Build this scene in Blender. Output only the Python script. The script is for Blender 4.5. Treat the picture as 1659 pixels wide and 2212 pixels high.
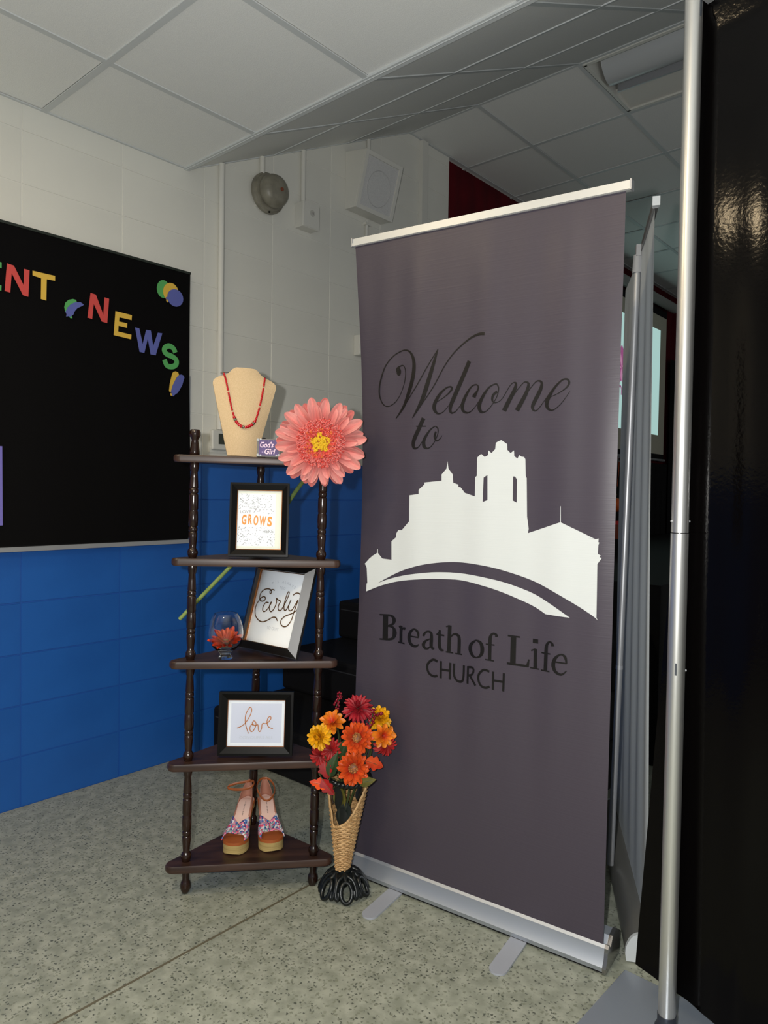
import bpy, bmesh, math, random
from mathutils import Vector, Matrix, Euler
from mathutils.geometry import tessellate_polygon

for o in list(bpy.data.objects):
    bpy.data.objects.remove(o, do_unlink=True)
sc = bpy.context.scene
COL = sc.collection
random.seed(7)
PI = math.pi

# ------------------------------------------------------------------ camera
cam_d = bpy.data.cameras.new('camera')
cam = bpy.data.objects.new('camera', cam_d)
COL.objects.link(cam)
sc.camera = cam
cam_d.sensor_fit = 'VERTICAL'
cam_d.sensor_height = 36.0
cam_d.lens = 1551.9 / 2212 * 36.0
cam_d.clip_start = 0.02
_p, _r = -0.02789, 0.01544
_f = Vector((0, math.cos(_p), math.sin(_p)))
_u = Vector((0, -math.sin(_p), math.cos(_p)))
_x = Vector((1, 0, 0))
_xr = math.cos(_r) * _x + math.sin(_r) * _u
_ur = -math.sin(_r) * _x + math.cos(_r) * _u
cam.matrix_world = Matrix(((_xr.x, _ur.x, -_f.x, 0), (_xr.y, _ur.y, -_f.y, 0), (_xr.z, _ur.z, -_f.z, 1.25), (0, 0, 0, 1)))

# ------------------------------------------------------------------ world, lights, exposure
sc.view_settings.view_transform = 'Standard'
sc.view_settings.look = 'None'
sc.view_settings.gamma = 1.0
sc.view_settings.use_curve_mapping = False
sc.view_settings.exposure = -0.22
world = bpy.data.worlds.new('world')
sc.world = world
world.use_nodes = True
world.node_tree.nodes['Background'].inputs[0].default_value = (0.93, 0.97, 1.0, 1)
world.node_tree.nodes['Background'].inputs[1].default_value = 0.36

def lamp(name, kind, loc, power, color, **kw):
    d = bpy.data.lights.new(name, kind)
    d.energy = power
    d.color = color
    for k, v in kw.items():
        setattr(d, k, v)
    o = bpy.data.objects.new(name, d)
    o.location = loc
    COL.objects.link(o)
    return o
# the camera's own flash: the camera is held upright, its flash sits left of the lens
flash = lamp('camera_flash', 'POINT', (-0.085, 0.0, 1.285), 150.0, (1.0, 0.985, 0.95), shadow_soft_size=0.012)

# ------------------------------------------------------------------ helpers
TH = 0.717795                                   # the room is turned against the view
RC, RS = math.cos(TH), math.sin(TH)
ROOM = Matrix.Rotation(-TH, 4, 'Z')
def rm(x, y, z=0.0):
    return ROOM @ Vector((x, y, z))

def srgb(r, g, b):
    f = lambda c: (c / 255 / 12.92) if c / 255 <= 0.04045 else ((c / 255 + 0.055) / 1.055) ** 2.4
    return (f(r), f(g), f(b), 1.0)

MATS = {}
def mat(name, rgb, rough=0.6, metal=0.0, spec=0.5, noise=None, bump=None, emit=None, sheen=0.0, alpha_glass=False, aniso=0.0):
    if name in MATS:
        return MATS[name]
    m = bpy.data.materials.new(name)
    m.use_nodes = True
    nt = m.node_tree
    b = nt.nodes['Principled BSDF']
    col = srgb(*rgb)
    b.inputs['Base Color'].default_value = col
    b.inputs['Roughness'].default_value = rough
    b.inputs['Metallic'].default_value = metal
    b.inputs['Specular IOR Level'].default_value = spec
    if sheen:
        b.inputs['Sheen Weight'].default_value = sheen
    tc = nt.nodes.new('ShaderNodeTexCoord')
    if noise:                                   # (scale, rgb2, detail, stretch)
        mp = nt.nodes.new('ShaderNodeMapping')
        mp.inputs['Scale'].default_value = noise[3] if len(noise) > 3 else (1, 1, 1)
        nz = nt.nodes.new('ShaderNodeTexNoise')
        nz.inputs['Scale'].default_value = noise[0]
        nz.inputs['Detail'].default_value = noise[2] if len(noise) > 2 else 4
        mx = nt.nodes.new('ShaderNodeMix')
        mx.data_type = 'RGBA'
        rp = nt.nodes.new('ShaderNodeMapRange')
        rp.inputs[1].default_value = 0.35
        rp.inputs[2].default_value = 0.65
        mx.inputs[6].default_value = col
        mx.inputs[7].default_value = srgb(*noise[1])
        nt.links.new(tc.outputs['Object'], mp.inputs[0])
        nt.links.new(mp.outputs[0], nz.inputs['Vector'])
        nt.links.new(nz.outputs['Fac'], rp.inputs[0])
        nt.links.new(rp.outputs[0], mx.inputs[0])
        nt.links.new(mx.outputs[2], b.inputs['Base Color'])
    if bump:                                    # (scale, strength, distance)
        nz2 = nt.nodes.new('ShaderNodeTexNoise')
        nz2.inputs['Scale'].default_value = bump[0]
        nz2.inputs['Detail'].default_value = 3
        bp = nt.nodes.new('ShaderNodeBump')
        bp.inputs['Strength'].default_value = bump[1]
        bp.inputs['Distance'].default_value = bump[2]
        nt.links.new(tc.outputs['Object'], nz2.inputs['Vector'])
        nt.links.new(nz2.outputs['Fac'], bp.inputs['Height'])
        nt.links.new(bp.outputs[0], b.inputs['Normal'])
    if emit:
        b.inputs['Emission Color'].default_value = srgb(*emit[0])
        b.inputs['Emission Strength'].default_value = emit[1]
    if alpha_glass:                             # a clear pane: mostly see-through with a mirror film
        nt.nodes.remove(b)
        tr = nt.nodes.new('ShaderNodeBsdfTransparent')
        tr.inputs[0].default_value = col
        gl = nt.nodes.new('ShaderNodeBsdfGlossy')
        gl.inputs['Roughness'].default_value = rough
        fr = nt.nodes.new('ShaderNodeFresnel')
        fr.inputs[0].default_value = 1.45
        ms = nt.nodes.new('ShaderNodeMixShader')
        nt.links.new(fr.outputs[0], ms.inputs[0])
        nt.links.new(tr.outputs[0], ms.inputs[1])
        nt.links.new(gl.outputs[0], ms.inputs[2])
        nt.links.new(ms.outputs[0], nt.nodes['Material Output'].inputs[0])
    MATS[name] = m
    return m

class MB:
    """collects geometry for one mesh object"""
    def __init__(self):
        self.v, self.f, self.mi = [], [], []
        self.cur = 0
    def add(self, verts, faces):
        o = len(self.v)
        self.v += [tuple(p) for p in verts]
        for f in faces:
            self.f.append(tuple(i + o for i in f))
            self.mi.append(self.cur)
        return self
    def box(self, x0, x1, y0, y1, z0, z1, M=None):
        vs = [Vector(p) for p in ((x0, y0, z0), (x1, y0, z0), (x1, y1, z0), (x0, y1, z0), (x0, y0, z1), (x1, y0, z1), (x1, y1, z1), (x0, y1, z1))]
        if M is not None:
            vs = [M @ p for p in vs]
        return self.add(vs, [(0, 3, 2, 1), (4, 5, 6, 7), (0, 1, 5, 4), (1, 2, 6, 5), (2, 3, 7, 6), (3, 0, 4, 7)])
    def lathe(self, prof, n=24, M=None, cap=True):
        vs, fs = [], []
        for r, z in prof:
            for k in range(n):
                a = 2 * PI * k / n
                vs.append(Vector((r * math.cos(a), r * math.sin(a), z)))
        for i in range(len(prof) - 1):
            for k in range(n):
                k2 = (k + 1) % n
                fs.append((i * n + k, i * n + k2, (i + 1) * n + k2, (i + 1) * n + k))
        if cap:
            if prof[0][0] > 1e-5:
                fs.append(tuple(reversed(range(n))))
            if prof[-1][0] > 1e-5:
                fs.append(tuple(range((len(prof) - 1) * n, len(prof) * n)))
        if M is not None:
            vs = [M @ p for p in vs]
        return self.add(vs, fs)
    def tube(self, pts, rad, n=8, closed=False, flat=1.0, upv=None):
        pts = [Vector(p) for p in pts]
        m = len(pts)
        rs = rad if isinstance(rad, (list, tuple)) else [rad] * m
        vs, fs = [], []
        ref = Vector(upv) if upv else Vector((0.13, 0.21, 0.97))
        for i, p in enumerate(pts):
            a = pts[(i - 1) % m] if (closed or i > 0) else p
            b = pts[(i + 1) % m] if (closed or i < m - 1) else p
            t = (b - a)
            t = t.normalized() if t.length > 1e-9 else Vector((0, 0, 1))
            s = t.cross(ref)
            if s.length < 1e-3:
                s = t.cross(Vector((1, 0, 0)))
            s.normalize()
            w = s.cross(t).normalized()
            if not upv:
                ref = w
            for k in range(n):
                an = 2 * PI * k / n
                vs.append(p + s * (math.cos(an) * rs[i] * flat) + w * (math.sin(an) * rs[i]))
        mm = m if closed else m - 1
        for i in range(mm):
            j = (i + 1) % m
            for k in range(n):
                k2 = (k + 1) % n
                fs.append((i * n + k, i * n + k2, j * n + k2, j * n + k))
        if not closed:
            fs.append(tuple(reversed(range(n))))
            fs.append(tuple(range((m - 1) * n, m * n)))
        return self.add(vs, fs)
    def prism(self, poly, d0, d1, M=None, holes=()):
        """polygon in x,z extruded along y from d0 (front) to d1"""
        loops = [list(poly)] + [list(h) for h in holes]
        flat = [Vector((x, 0, z)) for L in loops for x, z in L]
        tris = tessellate_polygon([[Vector((x, z, 0)) for x, z in L] for L in loops])
        n = len(flat)
        vs = [Vector((p.x, d0, p.z)) for p in flat] + [Vector((p.x, d1, p.z)) for p in flat]
        fs = []
        for t in tris:
            a, b, c = (flat[i] for i in t)
            cr = (b.x - a.x) * (c.z - a.z) - (b.z - a.z) * (c.x - a.x)
            t = tuple(t) if cr > 0 else tuple(reversed(t))
            fs.append(t)
            fs.append(tuple(i + n for i in reversed(t)))
        o = 0
        for L in loops:
            k = len(L)
            for i in range(k):
                j = (i + 1) % k
                fs.append((o + i, o + i + n, o + j + n, o + j))
            o += k
        if M is not None:
            vs = [M @ p for p in vs]
        return self.add(vs, fs)
    def grid(self, fn, nu, nv, flip=False):
        vs = [fn(i / nu, j / nv) for j in range(nv + 1) for i in range(nu + 1)]
        fs = []
        for j in range(nv):
            for i in range(nu):
                a = j * (nu + 1) + i
                q = (a, a + 1, a + nu + 2, a + nu + 1)
                fs.append(tuple(reversed(q)) if flip else q)
        return self.add(vs, fs)
    def mesh(self, name, mats, smooth=None):
        me = bpy.data.meshes.new(name)
        me.from_pydata(self.v, [], self.f)
        for m in (mats if isinstance(mats, (list, tuple)) else [mats]):
            me.materials.append(m)
        if self.cur or any(self.mi):
            me.polygons.foreach_set('material_index', self.mi)
        if smooth is not None:
            me.polygons.foreach_set('use_smooth', [True] * len(me.polygons))
            me.set_sharp_from_angle(angle=math.radians(smooth))
        me.update()
        return me
    def build(self, name, mats, parent=None, smooth=None, M=None):
        return place(name, self.mesh(name, mats, smooth), parent, M)

def place(name, me, parent=None, M=None):
    o = bpy.data.objects.new(name, me)
    COL.objects.link(o)
    if parent is not None:
        o.parent = parent
    if M is not None:
        o.matrix_local = M
    return o

def tag(o, label=None, cat=None, group=None, kind=None):
    if label: o['label'] = label
    if cat: o['category'] = cat
    if group: o['group'] = group
    if kind: o['kind'] = kind
    return o

def thing(name, label, cat, M=None, group=None):
    o = bpy.data.objects.new(name, None)
    o.empty_display_size = 0.05
    COL.objects.link(o)
    if M is not None:
        o.matrix_world = M
    return tag(o, label, cat, group)

def T(x, y, z):
    return Matrix.Translation((x, y, z))
def R(a, ax):
    return Matrix.Rotation(a, 4, ax)

def bevel(o, w=0.003, seg=2, ang=40):
    md = o.modifiers.new('edge', 'BEVEL')
    md.width = w
    md.segments = seg
    md.limit_method = 'ANGLE'
    md.angle_limit = math.radians(ang)
    return o

def catmull(pts, sub=6, closed=False):
    """smooth a list of equal-length tuples"""
    P = [tuple(p) for p in pts]
    n = len(P)
    if n < 3:
        return P
    out = []
    rng = n if closed else n - 1
    for i in range(rng):
        if closed:
            p0, p1, p2, p3 = P[(i - 1) % n], P[i], P[(i + 1) % n], P[(i + 2) % n]
        else:
            p0, p1, p2, p3 = P[max(i - 1, 0)], P[i], P[i + 1], P[min(i + 2, n - 1)]
        for s in range(sub):
            t = s / sub
            out.append(tuple(0.5 * (2 * b + (c - a) * t + (2 * a - 5 * b + 4 * c - d) * t * t + (3 * b - a - 3 * c + d) * t ** 3) for a, b, c, d in zip(p0, p1, p2, p3)))
    if not closed:
        out.append(P[-1])
    return out

def ribbon(mb, pts, fn, sub=6, close=False, round_end=False):
    """stroke of varying width (x, y, w) laid out by fn(x, y)"""
    s = catmull(pts, sub)
    n = len(s)
    vs, fs = [], []
    for i, (x, y, w) in enumerate(s):
        a, b = s[max(i - 1, 0)], s[min(i + 1, n - 1)]
        dx, dy = b[0] - a[0], b[1] - a[1]
        L = math.hypot(dx, dy) or 1
        nx, ny = -dy / L * w / 2, dx / L * w / 2
        vs += [fn(x + nx, y + ny), fn(x - nx, y - ny)]
    for i in range(n - 1):
        fs.append((2 * i, 2 * i + 1, 2 * i + 3, 2 * i + 2))
    mb.add(vs, fs)
    if round_end:
        for x, y, w in (s[0], s[-1]):
            mb.add([fn(x + w / 2 * math.cos(2 * PI * k / 14), y + w / 2 * math.sin(2 * PI * k / 14)) for k in range(14)], [tuple(range(14))])

def text_geo(txt, size=1.0, shear=0.0, bold=0.0):
    """flat glyph outlines of the built-in font: verts (x, y), faces"""
    cu = bpy.data.curves.new('glyphs', 'FONT')
    cu.body = txt
    cu.size = size
    cu.shear = shear
    cu.offset = bold
    cu.align_x = 'CENTER'
    cu.resolution_u = 3
    ob = bpy.data.objects.new('glyphs', cu)
    COL.objects.link(ob)
    bpy.context.view_layer.update()
    me = bpy.data.meshes.new_from_object(ob.evaluated_get(bpy.context.evaluated_depsgraph_get()))
    vs = [(v.co.x, v.co.y) for v in me.vertices]
    fs = [tuple(p.vertices) for p in me.polygons]
    bpy.data.objects.remove(ob)
    bpy.data.curves.remove(cu)
    bpy.data.meshes.remove(me)
    return vs, fs

def frame_of(normal, up=(0, 0, 1)):
    """matrix whose local +z is normal"""
    z = Vector(normal).normalized()
    x = Vector(up).cross(z)
    if x.length < 1e-4:
        x = Vector((1, 0, 0))
    x.normalize()
    y = z.cross(x)
    return Matrix(((x.x, y.x, z.x, 0), (x.y, y.y, z.y, 0), (x.z, y.z, z.z, 0), (0, 0, 0, 1)))

# ------------------------------------------------------------------ drawn outlines, in metres on their own sheet (framed prints: parts of the sheet)
DATA = {"welcome":[[[[0.167,1.5662,0.0129],[0.1635,1.5742,0.0121],[0.1696,1.5816,0.0043],[0.1824,1.5839,0.0026],[0.1909,1.5724,0.0021],[0.1921,1.551,0.0021],[0.1854,1.5241,0.0017],[0.1725,1.4974,0.0017],[0.1527,1.4747,0.0022],[0.1286,1.4646,0.0022],[0.109,1.4725,0.0027],[0.0965,1.497,0.0036],[0.0948,1.5211,0.004],[0.1009,1.5486,0.004],[0.1177,1.5872,0.0035],[0.1464,1.6146,0.003],[0.1748,1.6268,0.003],[0.1936,1.6284,0.0034],[0.2099,1.6201,0.0051],[0.2208,1.6012,0.0084],[0.2239,1.576,0.0105],[0.2188,1.5416,0.0114],[0.2044,1.4998,0.0107],[0.1861,1.4616,0.0077],[0.157,1.4264,0.0022]],[[0.157,1.4264,0.0022],[0.1908,1.4654,0.0021],[0.2365,1.5252,0.0025],[0.272,1.5803,0.0025],[0.3025,1.6232,0.002]],[[0.3025,1.6232,0.0016],[0.2898,1.5866,0.0082],[0.2726,1.5347,0.0112],[0.2508,1.4746,0.0105],[0.2202,1.4262,0.0021]],[[0.2202,1.4262,0.0017],[0.2554,1.4705,0.0021],[0.2907,1.5185,0.0025],[0.3252,1.5728,0.0028],[0.3591,1.6112,0.0032],[0.4007,1.6406,0.0043],[0.4336,1.6521,0.0062],[0.4547,1.6516,0.0069]]],[[[0.2959,1.4689,0.0012],[0.3178,1.4793,0.0016],[0.3394,1.4934,0.0032],[0.3501,1.5059,0.0056],[0.3456,1.5125,0.004],[0.3305,1.5088,0.004],[0.3089,1.4911,0.0074],[0.2937,1.4652,0.0099],[0.294,1.4481,0.0091],[0.3053,1.4371,0.0041],[0.3228,1.4414,0.002],[0.3443,1.4632,0.0012]]],[[[0.406,1.5811,0.011],[0.3857,1.5391,0.0111],[0.3611,1.4886,0.0112],[0.3465,1.4556,0.0097],[0.349,1.4386,0.0056],[0.364,1.4419,0.0024],[0.387,1.4689,0.0012]]],[[[0.4228,1.4784,0.0101],[0.4252,1.4838,0.0101],[0.4332,1.4943,0.0054],[0.4371,1.5069,0.0035],[0.43,1.5135,0.0031],[0.4135,1.5082,0.0039],[0.3951,1.4833,0.0079],[0.385,1.4579,0.0095],[0.3896,1.441,0.0071],[0.4065,1.4367,0.0031],[0.425,1.449,0.0016],[0.4451,1.4737,0.0012]]],[[[0.4927,1.5129,0.003],[0.4729,1.505,0.0038],[0.4531,1.4807,0.0077],[0.4413,1.4557,0.0101],[0.4458,1.4391,0.0077],[0.4581,1.4361,0.0031],[0.474,1.4472,0.0019],[0.4935,1.4752,0.0019],[0.4989,1.5,0.003],[0.4927,1.5129,0.003]],[[0.4952,1.4913,0.006],[0.4834,1.4811,0.0061],[0.4817,1.4667,0.0046],[0.4918,1.4609,0.0019],[0.5094,1.4709,0.0015],[0.5322,1.5054,0.0015],[0.5436,1.5136,0.0022]]],[[[0.5436,1.5136,0.003],[0.5495,1.5098,0.0052],[0.546,1.4941,0.0089],[0.5311,1.4664,0.0104],[0.516,1.4378,0.0113]],[[0.5312,1.4593,0.0011],[0.5519,1.4902,0.0015],[0.5705,1.5103,0.0022],[0.5799,1.5122,0.0036],[0.5857,1.506,0.0058],[0.5806,1.4853,0.0087],[0.5678,1.4613,0.0103],[0.5538,1.4372,0.0111]],[[0.5642,1.4545,0.0011],[0.5862,1.4885,0.0015],[0.6044,1.5102,0.0022],[0.6154,1.5137,0.0036],[0.623,1.5074,0.0057],[0.6197,1.4903,0.0086],[0.6055,1.4632,0.0094],[0.5984,1.4461,0.008],[0.6024,1.4362,0.0043],[0.6117,1.4369,0.0022],[0.6279,1.4554,0.0014],[0.6456,1.4787,0.0011]]],[[[0.6459,1.4684,0.0011],[0.6709,1.4775,0.0014],[0.692,1.49,0.0028],[0.7005,1.503,0.0048],[0.6949,1.5128,0.0041],[0.6808,1.5109,0.0035],[0.6598,1.4917,0.0056],[0.6423,1.4651,0.0092],[0.6391,1.448,0.0085],[0.6467,1.4367,0.005],[0.6612,1.4362,0.0021],[0.6823,1.4532,0.0014],[0.7028,1.481,0.001]]],[[[0.2583,1.4251,0.0109],[0.2428,1.3938,0.011],[0.227,1.363,0.011],[0.224,1.3455,0.0094],[0.2297,1.3365,0.0059],[0.2434,1.3415,0.0025],[0.2614,1.3665,0.0013]],[[0.2335,1.4018,0.0025],[0.2664,1.4011,0.0025]]],[[[0.2969,1.4011,0.0025],[0.2792,1.3893,0.0042],[0.2614,1.3626,0.0084],[0.2608,1.3433,0.0092],[0.2731,1.3363,0.0033],[0.2887,1.347,0.0021],[0.304,1.3736,0.0021],[0.3059,1.3926,0.0033],[0.2969,1.4011,0.0025]],[[0.2994,1.3851,0.0049],[0.2951,1.3699,0.0058],[0.302,1.3583,0.0033],[0.313,1.3639,0.0021],[0.3195,1.3733,0.0012]]]],
 "breath":[[[[0.125,0.821,0.0164],[0.1242,0.7421,0.0165]],[[0.1025,0.8181,0.0037],[0.1399,0.8213,0.0036]],[[0.1032,0.7407,0.0037],[0.1406,0.7429,0.0036]],[[0.125,0.819,0.0045],[0.1473,0.819,0.0063],[0.1562,0.8082,0.0117],[0.1515,0.7944,0.0063],[0.1303,0.7853,0.0032]],[[0.1303,0.7853,0.0032],[0.1516,0.7841,0.0063],[0.1591,0.7687,0.0135],[0.1514,0.7491,0.0072],[0.1257,0.7419,0.0046]]],[[[0.1841,0.7936,0.0098],[0.1837,0.7428,0.0098]],[[0.1726,0.7411,0.0036],[0.1982,0.7409,0.0036]],[[0.1755,0.7883,0.004],[0.1851,0.7929,0.004]],[[0.1867,0.78,0.0036],[0.1938,0.788,0.0044],[0.2006,0.7861,0.0089]]],[[[0.2203,0.7678,0.0035],[0.2495,0.7672,0.0035]],[[0.2491,0.7672,0.0039],[0.247,0.7833,0.007],[0.2342,0.7908,0.0044],[0.2202,0.7795,0.0079],[0.2157,0.7606,0.0106],[0.223,0.7435,0.0088],[0.2396,0.7391,0.0061],[0.2512,0.7466,0.0026]]],[[[0.2657,0.774,0.0069],[0.2716,0.7849,0.0052],[0.2821,0.7904,0.0043],[0.2922,0.7858,0.0077],[0.2934,0.7681,0.0094],[0.2928,0.7481,0.0094],[0.2993,0.7404,0.0051],[0.3038,0.7439,0.0021]],[[0.2925,0.77,0.0026],[0.2742,0.7605,0.0052],[0.2665,0.7481,0.0095],[0.2722,0.7378,0.006],[0.2837,0.7396,0.0043],[0.2928,0.7501,0.0026]]],[[[0.3215,0.7999,0.0059],[0.3208,0.7564,0.0093],[0.3255,0.7421,0.0076],[0.3358,0.741,0.0034]],[[0.3104,0.7857,0.0042],[0.3365,0.7855,0.0042]],[[0.3104,0.7849,0.0021],[0.3228,0.7985,0.0021]]],[[[0.3546,0.8182,0.01],[0.3523,0.7377,0.01]],[[0.3423,0.8126,0.0033],[0.3546,0.8175,0.0033]],[[0.3426,0.7377,0.0034],[0.3669,0.7377,0.0033]],[[0.3552,0.7812,0.0025],[0.3682,0.7937,0.005],[0.3813,0.7921,0.0074],[0.3859,0.7799,0.0091],[0.3853,0.7371,0.0091]],[[0.3735,0.7372,0.0033],[0.3961,0.7377,0.0033]]],[[[0.4434,0.7885,0.0032],[0.428,0.7747,0.0081],[0.4241,0.7588,0.0105],[0.4316,0.7427,0.0081],[0.4464,0.7382,0.0032],[0.4609,0.7493,0.008],[0.4639,0.7669,0.0104],[0.4582,0.7831,0.008],[0.4434,0.7885,0.0032]]],[[[0.5071,0.8067,0.0078],[0.5053,0.8128,0.0063],[0.498,0.8151,0.0047],[0.4907,0.8095,0.0063],[0.4877,0.7989,0.0087],[0.4872,0.7781,0.0087],[0.4872,0.7385,0.0087]],[[0.4748,0.7819,0.0032],[0.5015,0.7826,0.0031]],[[0.4736,0.7373,0.0032],[0.5003,0.7372,0.0031]]],[[[0.558,0.8167,0.0138],[0.5574,0.7371,0.0138]],[[0.541,0.8154,0.0038],[0.5765,0.8161,0.0038]],[[0.5399,0.7371,0.0054],[0.6015,0.738,0.0053]],[[0.5996,0.7369,0.0075],[0.6037,0.7577,0.003]]],[[[0.6215,0.8169,0.0134],[0.6217,0.8054,0.0134]],[[0.6221,0.7898,0.0089],[0.6226,0.7354,0.009]],[[0.6093,0.7831,0.003],[0.6221,0.7891,0.003]],[[0.6073,0.7353,0.003],[0.634,0.7355,0.003]]],[[[0.6726,0.806,0.008],[0.671,0.8125,0.0058],[0.6642,0.8162,0.0044],[0.6573,0.8101,0.0059],[0.6543,0.7985,0.0081],[0.6536,0.7786,0.0088],[0.6528,0.7352,0.0089]],[[0.6397,0.7828,0.003],[0.6665,0.7836,0.0029]],[[0.6397,0.7347,0.003],[0.6648,0.7351,0.0029]]],[[[0.6781,0.7647,0.0033],[0.713,0.7656,0.0032]],[[0.7123,0.7654,0.0036],[0.7079,0.7821,0.0065],[0.6958,0.7872,0.0036],[0.6808,0.7741,0.0073],[0.6757,0.7553,0.0095],[0.6824,0.7386,0.0073],[0.699,0.7333,0.0051],[0.7132,0.7457,0.0018]]]],
 "church":[[[[0.3152,0.704,0.006],[0.3002,0.7075,0.006],[0.2844,0.6949,0.006],[0.28,0.6801,0.0061],[0.2871,0.6633,0.006],[0.3032,0.6574,0.006],[0.3159,0.6612,0.006]]],[[[0.3269,0.7076,0.0059],[0.3268,0.6556,0.006]],[[0.3577,0.7072,0.0059],[0.3567,0.6567,0.0059]],[[0.3273,0.6823,0.0055],[0.3568,0.6827,0.0054]]],[[[0.3705,0.707,0.0058],[0.3701,0.6741,0.0058],[0.3792,0.6581,0.0058],[0.3945,0.6569,0.0058],[0.4016,0.6699,0.0058],[0.4031,0.7071,0.0057]]],[[[0.4173,0.7072,0.0057],[0.4165,0.6552,0.0057]],[[0.4173,0.7045,0.0053],[0.4322,0.7063,0.0053],[0.4366,0.6974,0.0053],[0.4305,0.6848,0.0053],[0.4169,0.6804,0.0053]],[[0.4242,0.6814,0.0057],[0.4438,0.6556,0.0057]]],[[[0.4871,0.7043,0.0056],[0.4701,0.7063,0.0056],[0.4557,0.6931,0.0056],[0.4526,0.6772,0.0056],[0.4605,0.6603,0.0056],[0.4752,0.6554,0.0056],[0.4887,0.661,0.0056]]],[[[0.4985,0.706,0.0055],[0.4987,0.6538,0.0055]],[[0.5313,0.7072,0.0055],[0.5304,0.6549,0.0055]],[[0.499,0.6811,0.0051],[0.5307,0.6816,0.0051]]]],
 "logo":[[[0.0454,0.9742],[0.0606,0.9904],[0.0757,1.0025],[0.0906,1.0111],[0.0911,1.0244],[0.0941,1.0246],[0.0948,1.0114],[0.1116,0.9956],[0.1452,0.9946],[0.1446,1.0517],[0.1607,1.0648],[0.1623,1.077],[0.1697,1.088],[0.1834,1.0888],[0.1974,1.103],[0.2114,1.117],[0.2121,1.1959],[0.2447,1.2007],[0.2446,1.2133],[0.264,1.23],[0.264,1.2356],[0.3206,1.2419],[0.3203,1.2601],[0.3363,1.2771],[0.3396,1.2989],[0.3431,1.2772],[0.3573,1.2607],[0.3593,1.2368],[0.3758,1.2318],[0.3759,1.2251],[0.3836,1.2239],[0.3976,1.2086],[0.4318,1.1999],[0.4323,1.2539],[0.4372,1.2584],[0.4372,1.3091],[0.4469,1.3179],[0.4517,1.3192],[0.4616,1.3113],[0.4717,1.3166],[0.4724,1.3296],[0.4817,1.3222],[0.4925,1.333],[0.4941,1.3503],[0.4992,1.3537],[0.51,1.3579],[0.5277,1.3466],[0.5285,1.3307],[0.538,1.3222],[0.548,1.3294],[0.5493,1.3136],[0.5586,1.3073],[0.5639,1.3166],[0.57,1.3124],[0.5778,1.3116],[0.5815,1.3053],[0.5834,1.2609],[0.5863,1.2546],[0.5896,1.1508],[0.5949,1.117],[0.5929,1.105],[0.6849,1.1398],[0.6842,1.1823],[0.686,1.1824],[0.6875,1.1399],[0.78,1.1014],[0.788,1.1035],[0.7875,1.0942],[0.7899,1.0932],[0.7877,1.0862],[0.7871,1.064],[0.7941,1.0605],[0.7914,1.0554],[0.7975,1.0543],[0.7866,1.0377],[0.7882,0.8975],[0.792,0.8915],[0.7899,0.8932],[0.7871,0.8956],[0.783,0.8987],[0.7774,0.9023],[0.7702,0.9064],[0.7616,0.911],[0.7514,0.9163],[0.7395,0.9222],[0.7253,0.9291],[0.7089,0.9369],[0.6916,0.9448],[0.6745,0.9522],[0.6579,0.959],[0.6412,0.9654],[0.6243,0.9715],[0.6072,0.977],[0.59,0.9819],[0.5727,0.9864],[0.5552,0.9904],[0.5375,0.994],[0.5197,0.9974],[0.5016,1.0004],[0.4835,1.003],[0.4651,1.005],[0.446,1.0064],[0.4263,1.0072],[0.4072,1.0075],[0.3899,1.0074],[0.3754,1.0071],[0.3631,1.0065],[0.3512,1.0054],[0.338,1.0039],[0.3226,1.0017],[0.3062,0.9991],[0.2896,0.996],[0.2738,0.9927],[0.2594,0.9893],[0.2458,0.9856],[0.2323,0.9815],[0.2187,0.9769],[0.2049,0.972],[0.1911,0.9667],[0.1769,0.9608],[0.1619,0.9539],[0.1441,0.9447],[0.1242,0.9337],[0.106,0.9234],[0.0932,0.9162],[0.101,0.9196],[0.1121,0.9243],[0.1251,0.9296],[0.1388,0.9346],[0.1532,0.9393],[0.1688,0.944],[0.1852,0.9486],[0.202,0.9529],[0.2197,0.9569],[0.2381,0.9606],[0.2565,0.964],[0.2742,0.9669],[0.2908,0.9693],[0.3069,0.9712],[0.3227,0.9727],[0.3384,0.9739],[0.3541,0.9748],[0.3695,0.9752],[0.3849,0.9754],[0.4006,0.9752],[0.4165,0.9748],[0.4325,0.9742],[0.4489,0.9732],[0.4657,0.9717],[0.4834,0.9697],[0.5017,0.9674],[0.5201,0.9646],[0.5382,0.9613],[0.5561,0.9574],[0.574,0.9529],[0.5914,0.948],[0.608,0.9428],[0.6236,0.937],[0.6384,0.9308],[0.6527,0.9242],[0.6666,0.9176],[0.6813,0.91],[0.6962,0.9018],[0.7093,0.8943],[0.7184,0.8892],[0.6497,0.8896],[0.643,0.8929],[0.6336,0.8976],[0.622,0.903],[0.6088,0.9084],[0.5935,0.9139],[0.5759,0.9197],[0.5573,0.9254],[0.5389,0.9307],[0.521,0.9354],[0.5029,0.9398],[0.4846,0.9437],[0.4662,0.9471],[0.4475,0.95],[0.4285,0.9523],[0.4095,0.9541],[0.3907,0.9552],[0.3722,0.9554],[0.3538,0.9548],[0.3356,0.9537],[0.3176,0.9524],[0.2998,0.9509],[0.2823,0.9491],[0.2647,0.947],[0.247,0.9444],[0.2287,0.9416],[0.21,0.9384],[0.1915,0.9348],[0.1737,0.9308],[0.1568,0.9265],[0.1406,0.9217],[0.1249,0.9165],[0.1094,0.911],[0.0931,0.9046],[0.0763,0.8973],[0.0614,0.8906],[0.051,0.8859],[0.052,0.911],[0.0551,0.9123],[0.0536,0.9411],[0.0522,0.9619]],[[0.4593,1.2536],[0.4709,1.2612],[0.4722,1.1912],[0.4577,1.1849]],[[0.5468,1.2582],[0.5528,1.2583],[0.5585,1.2498],[0.559,1.187],[0.5473,1.1926]]],
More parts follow.
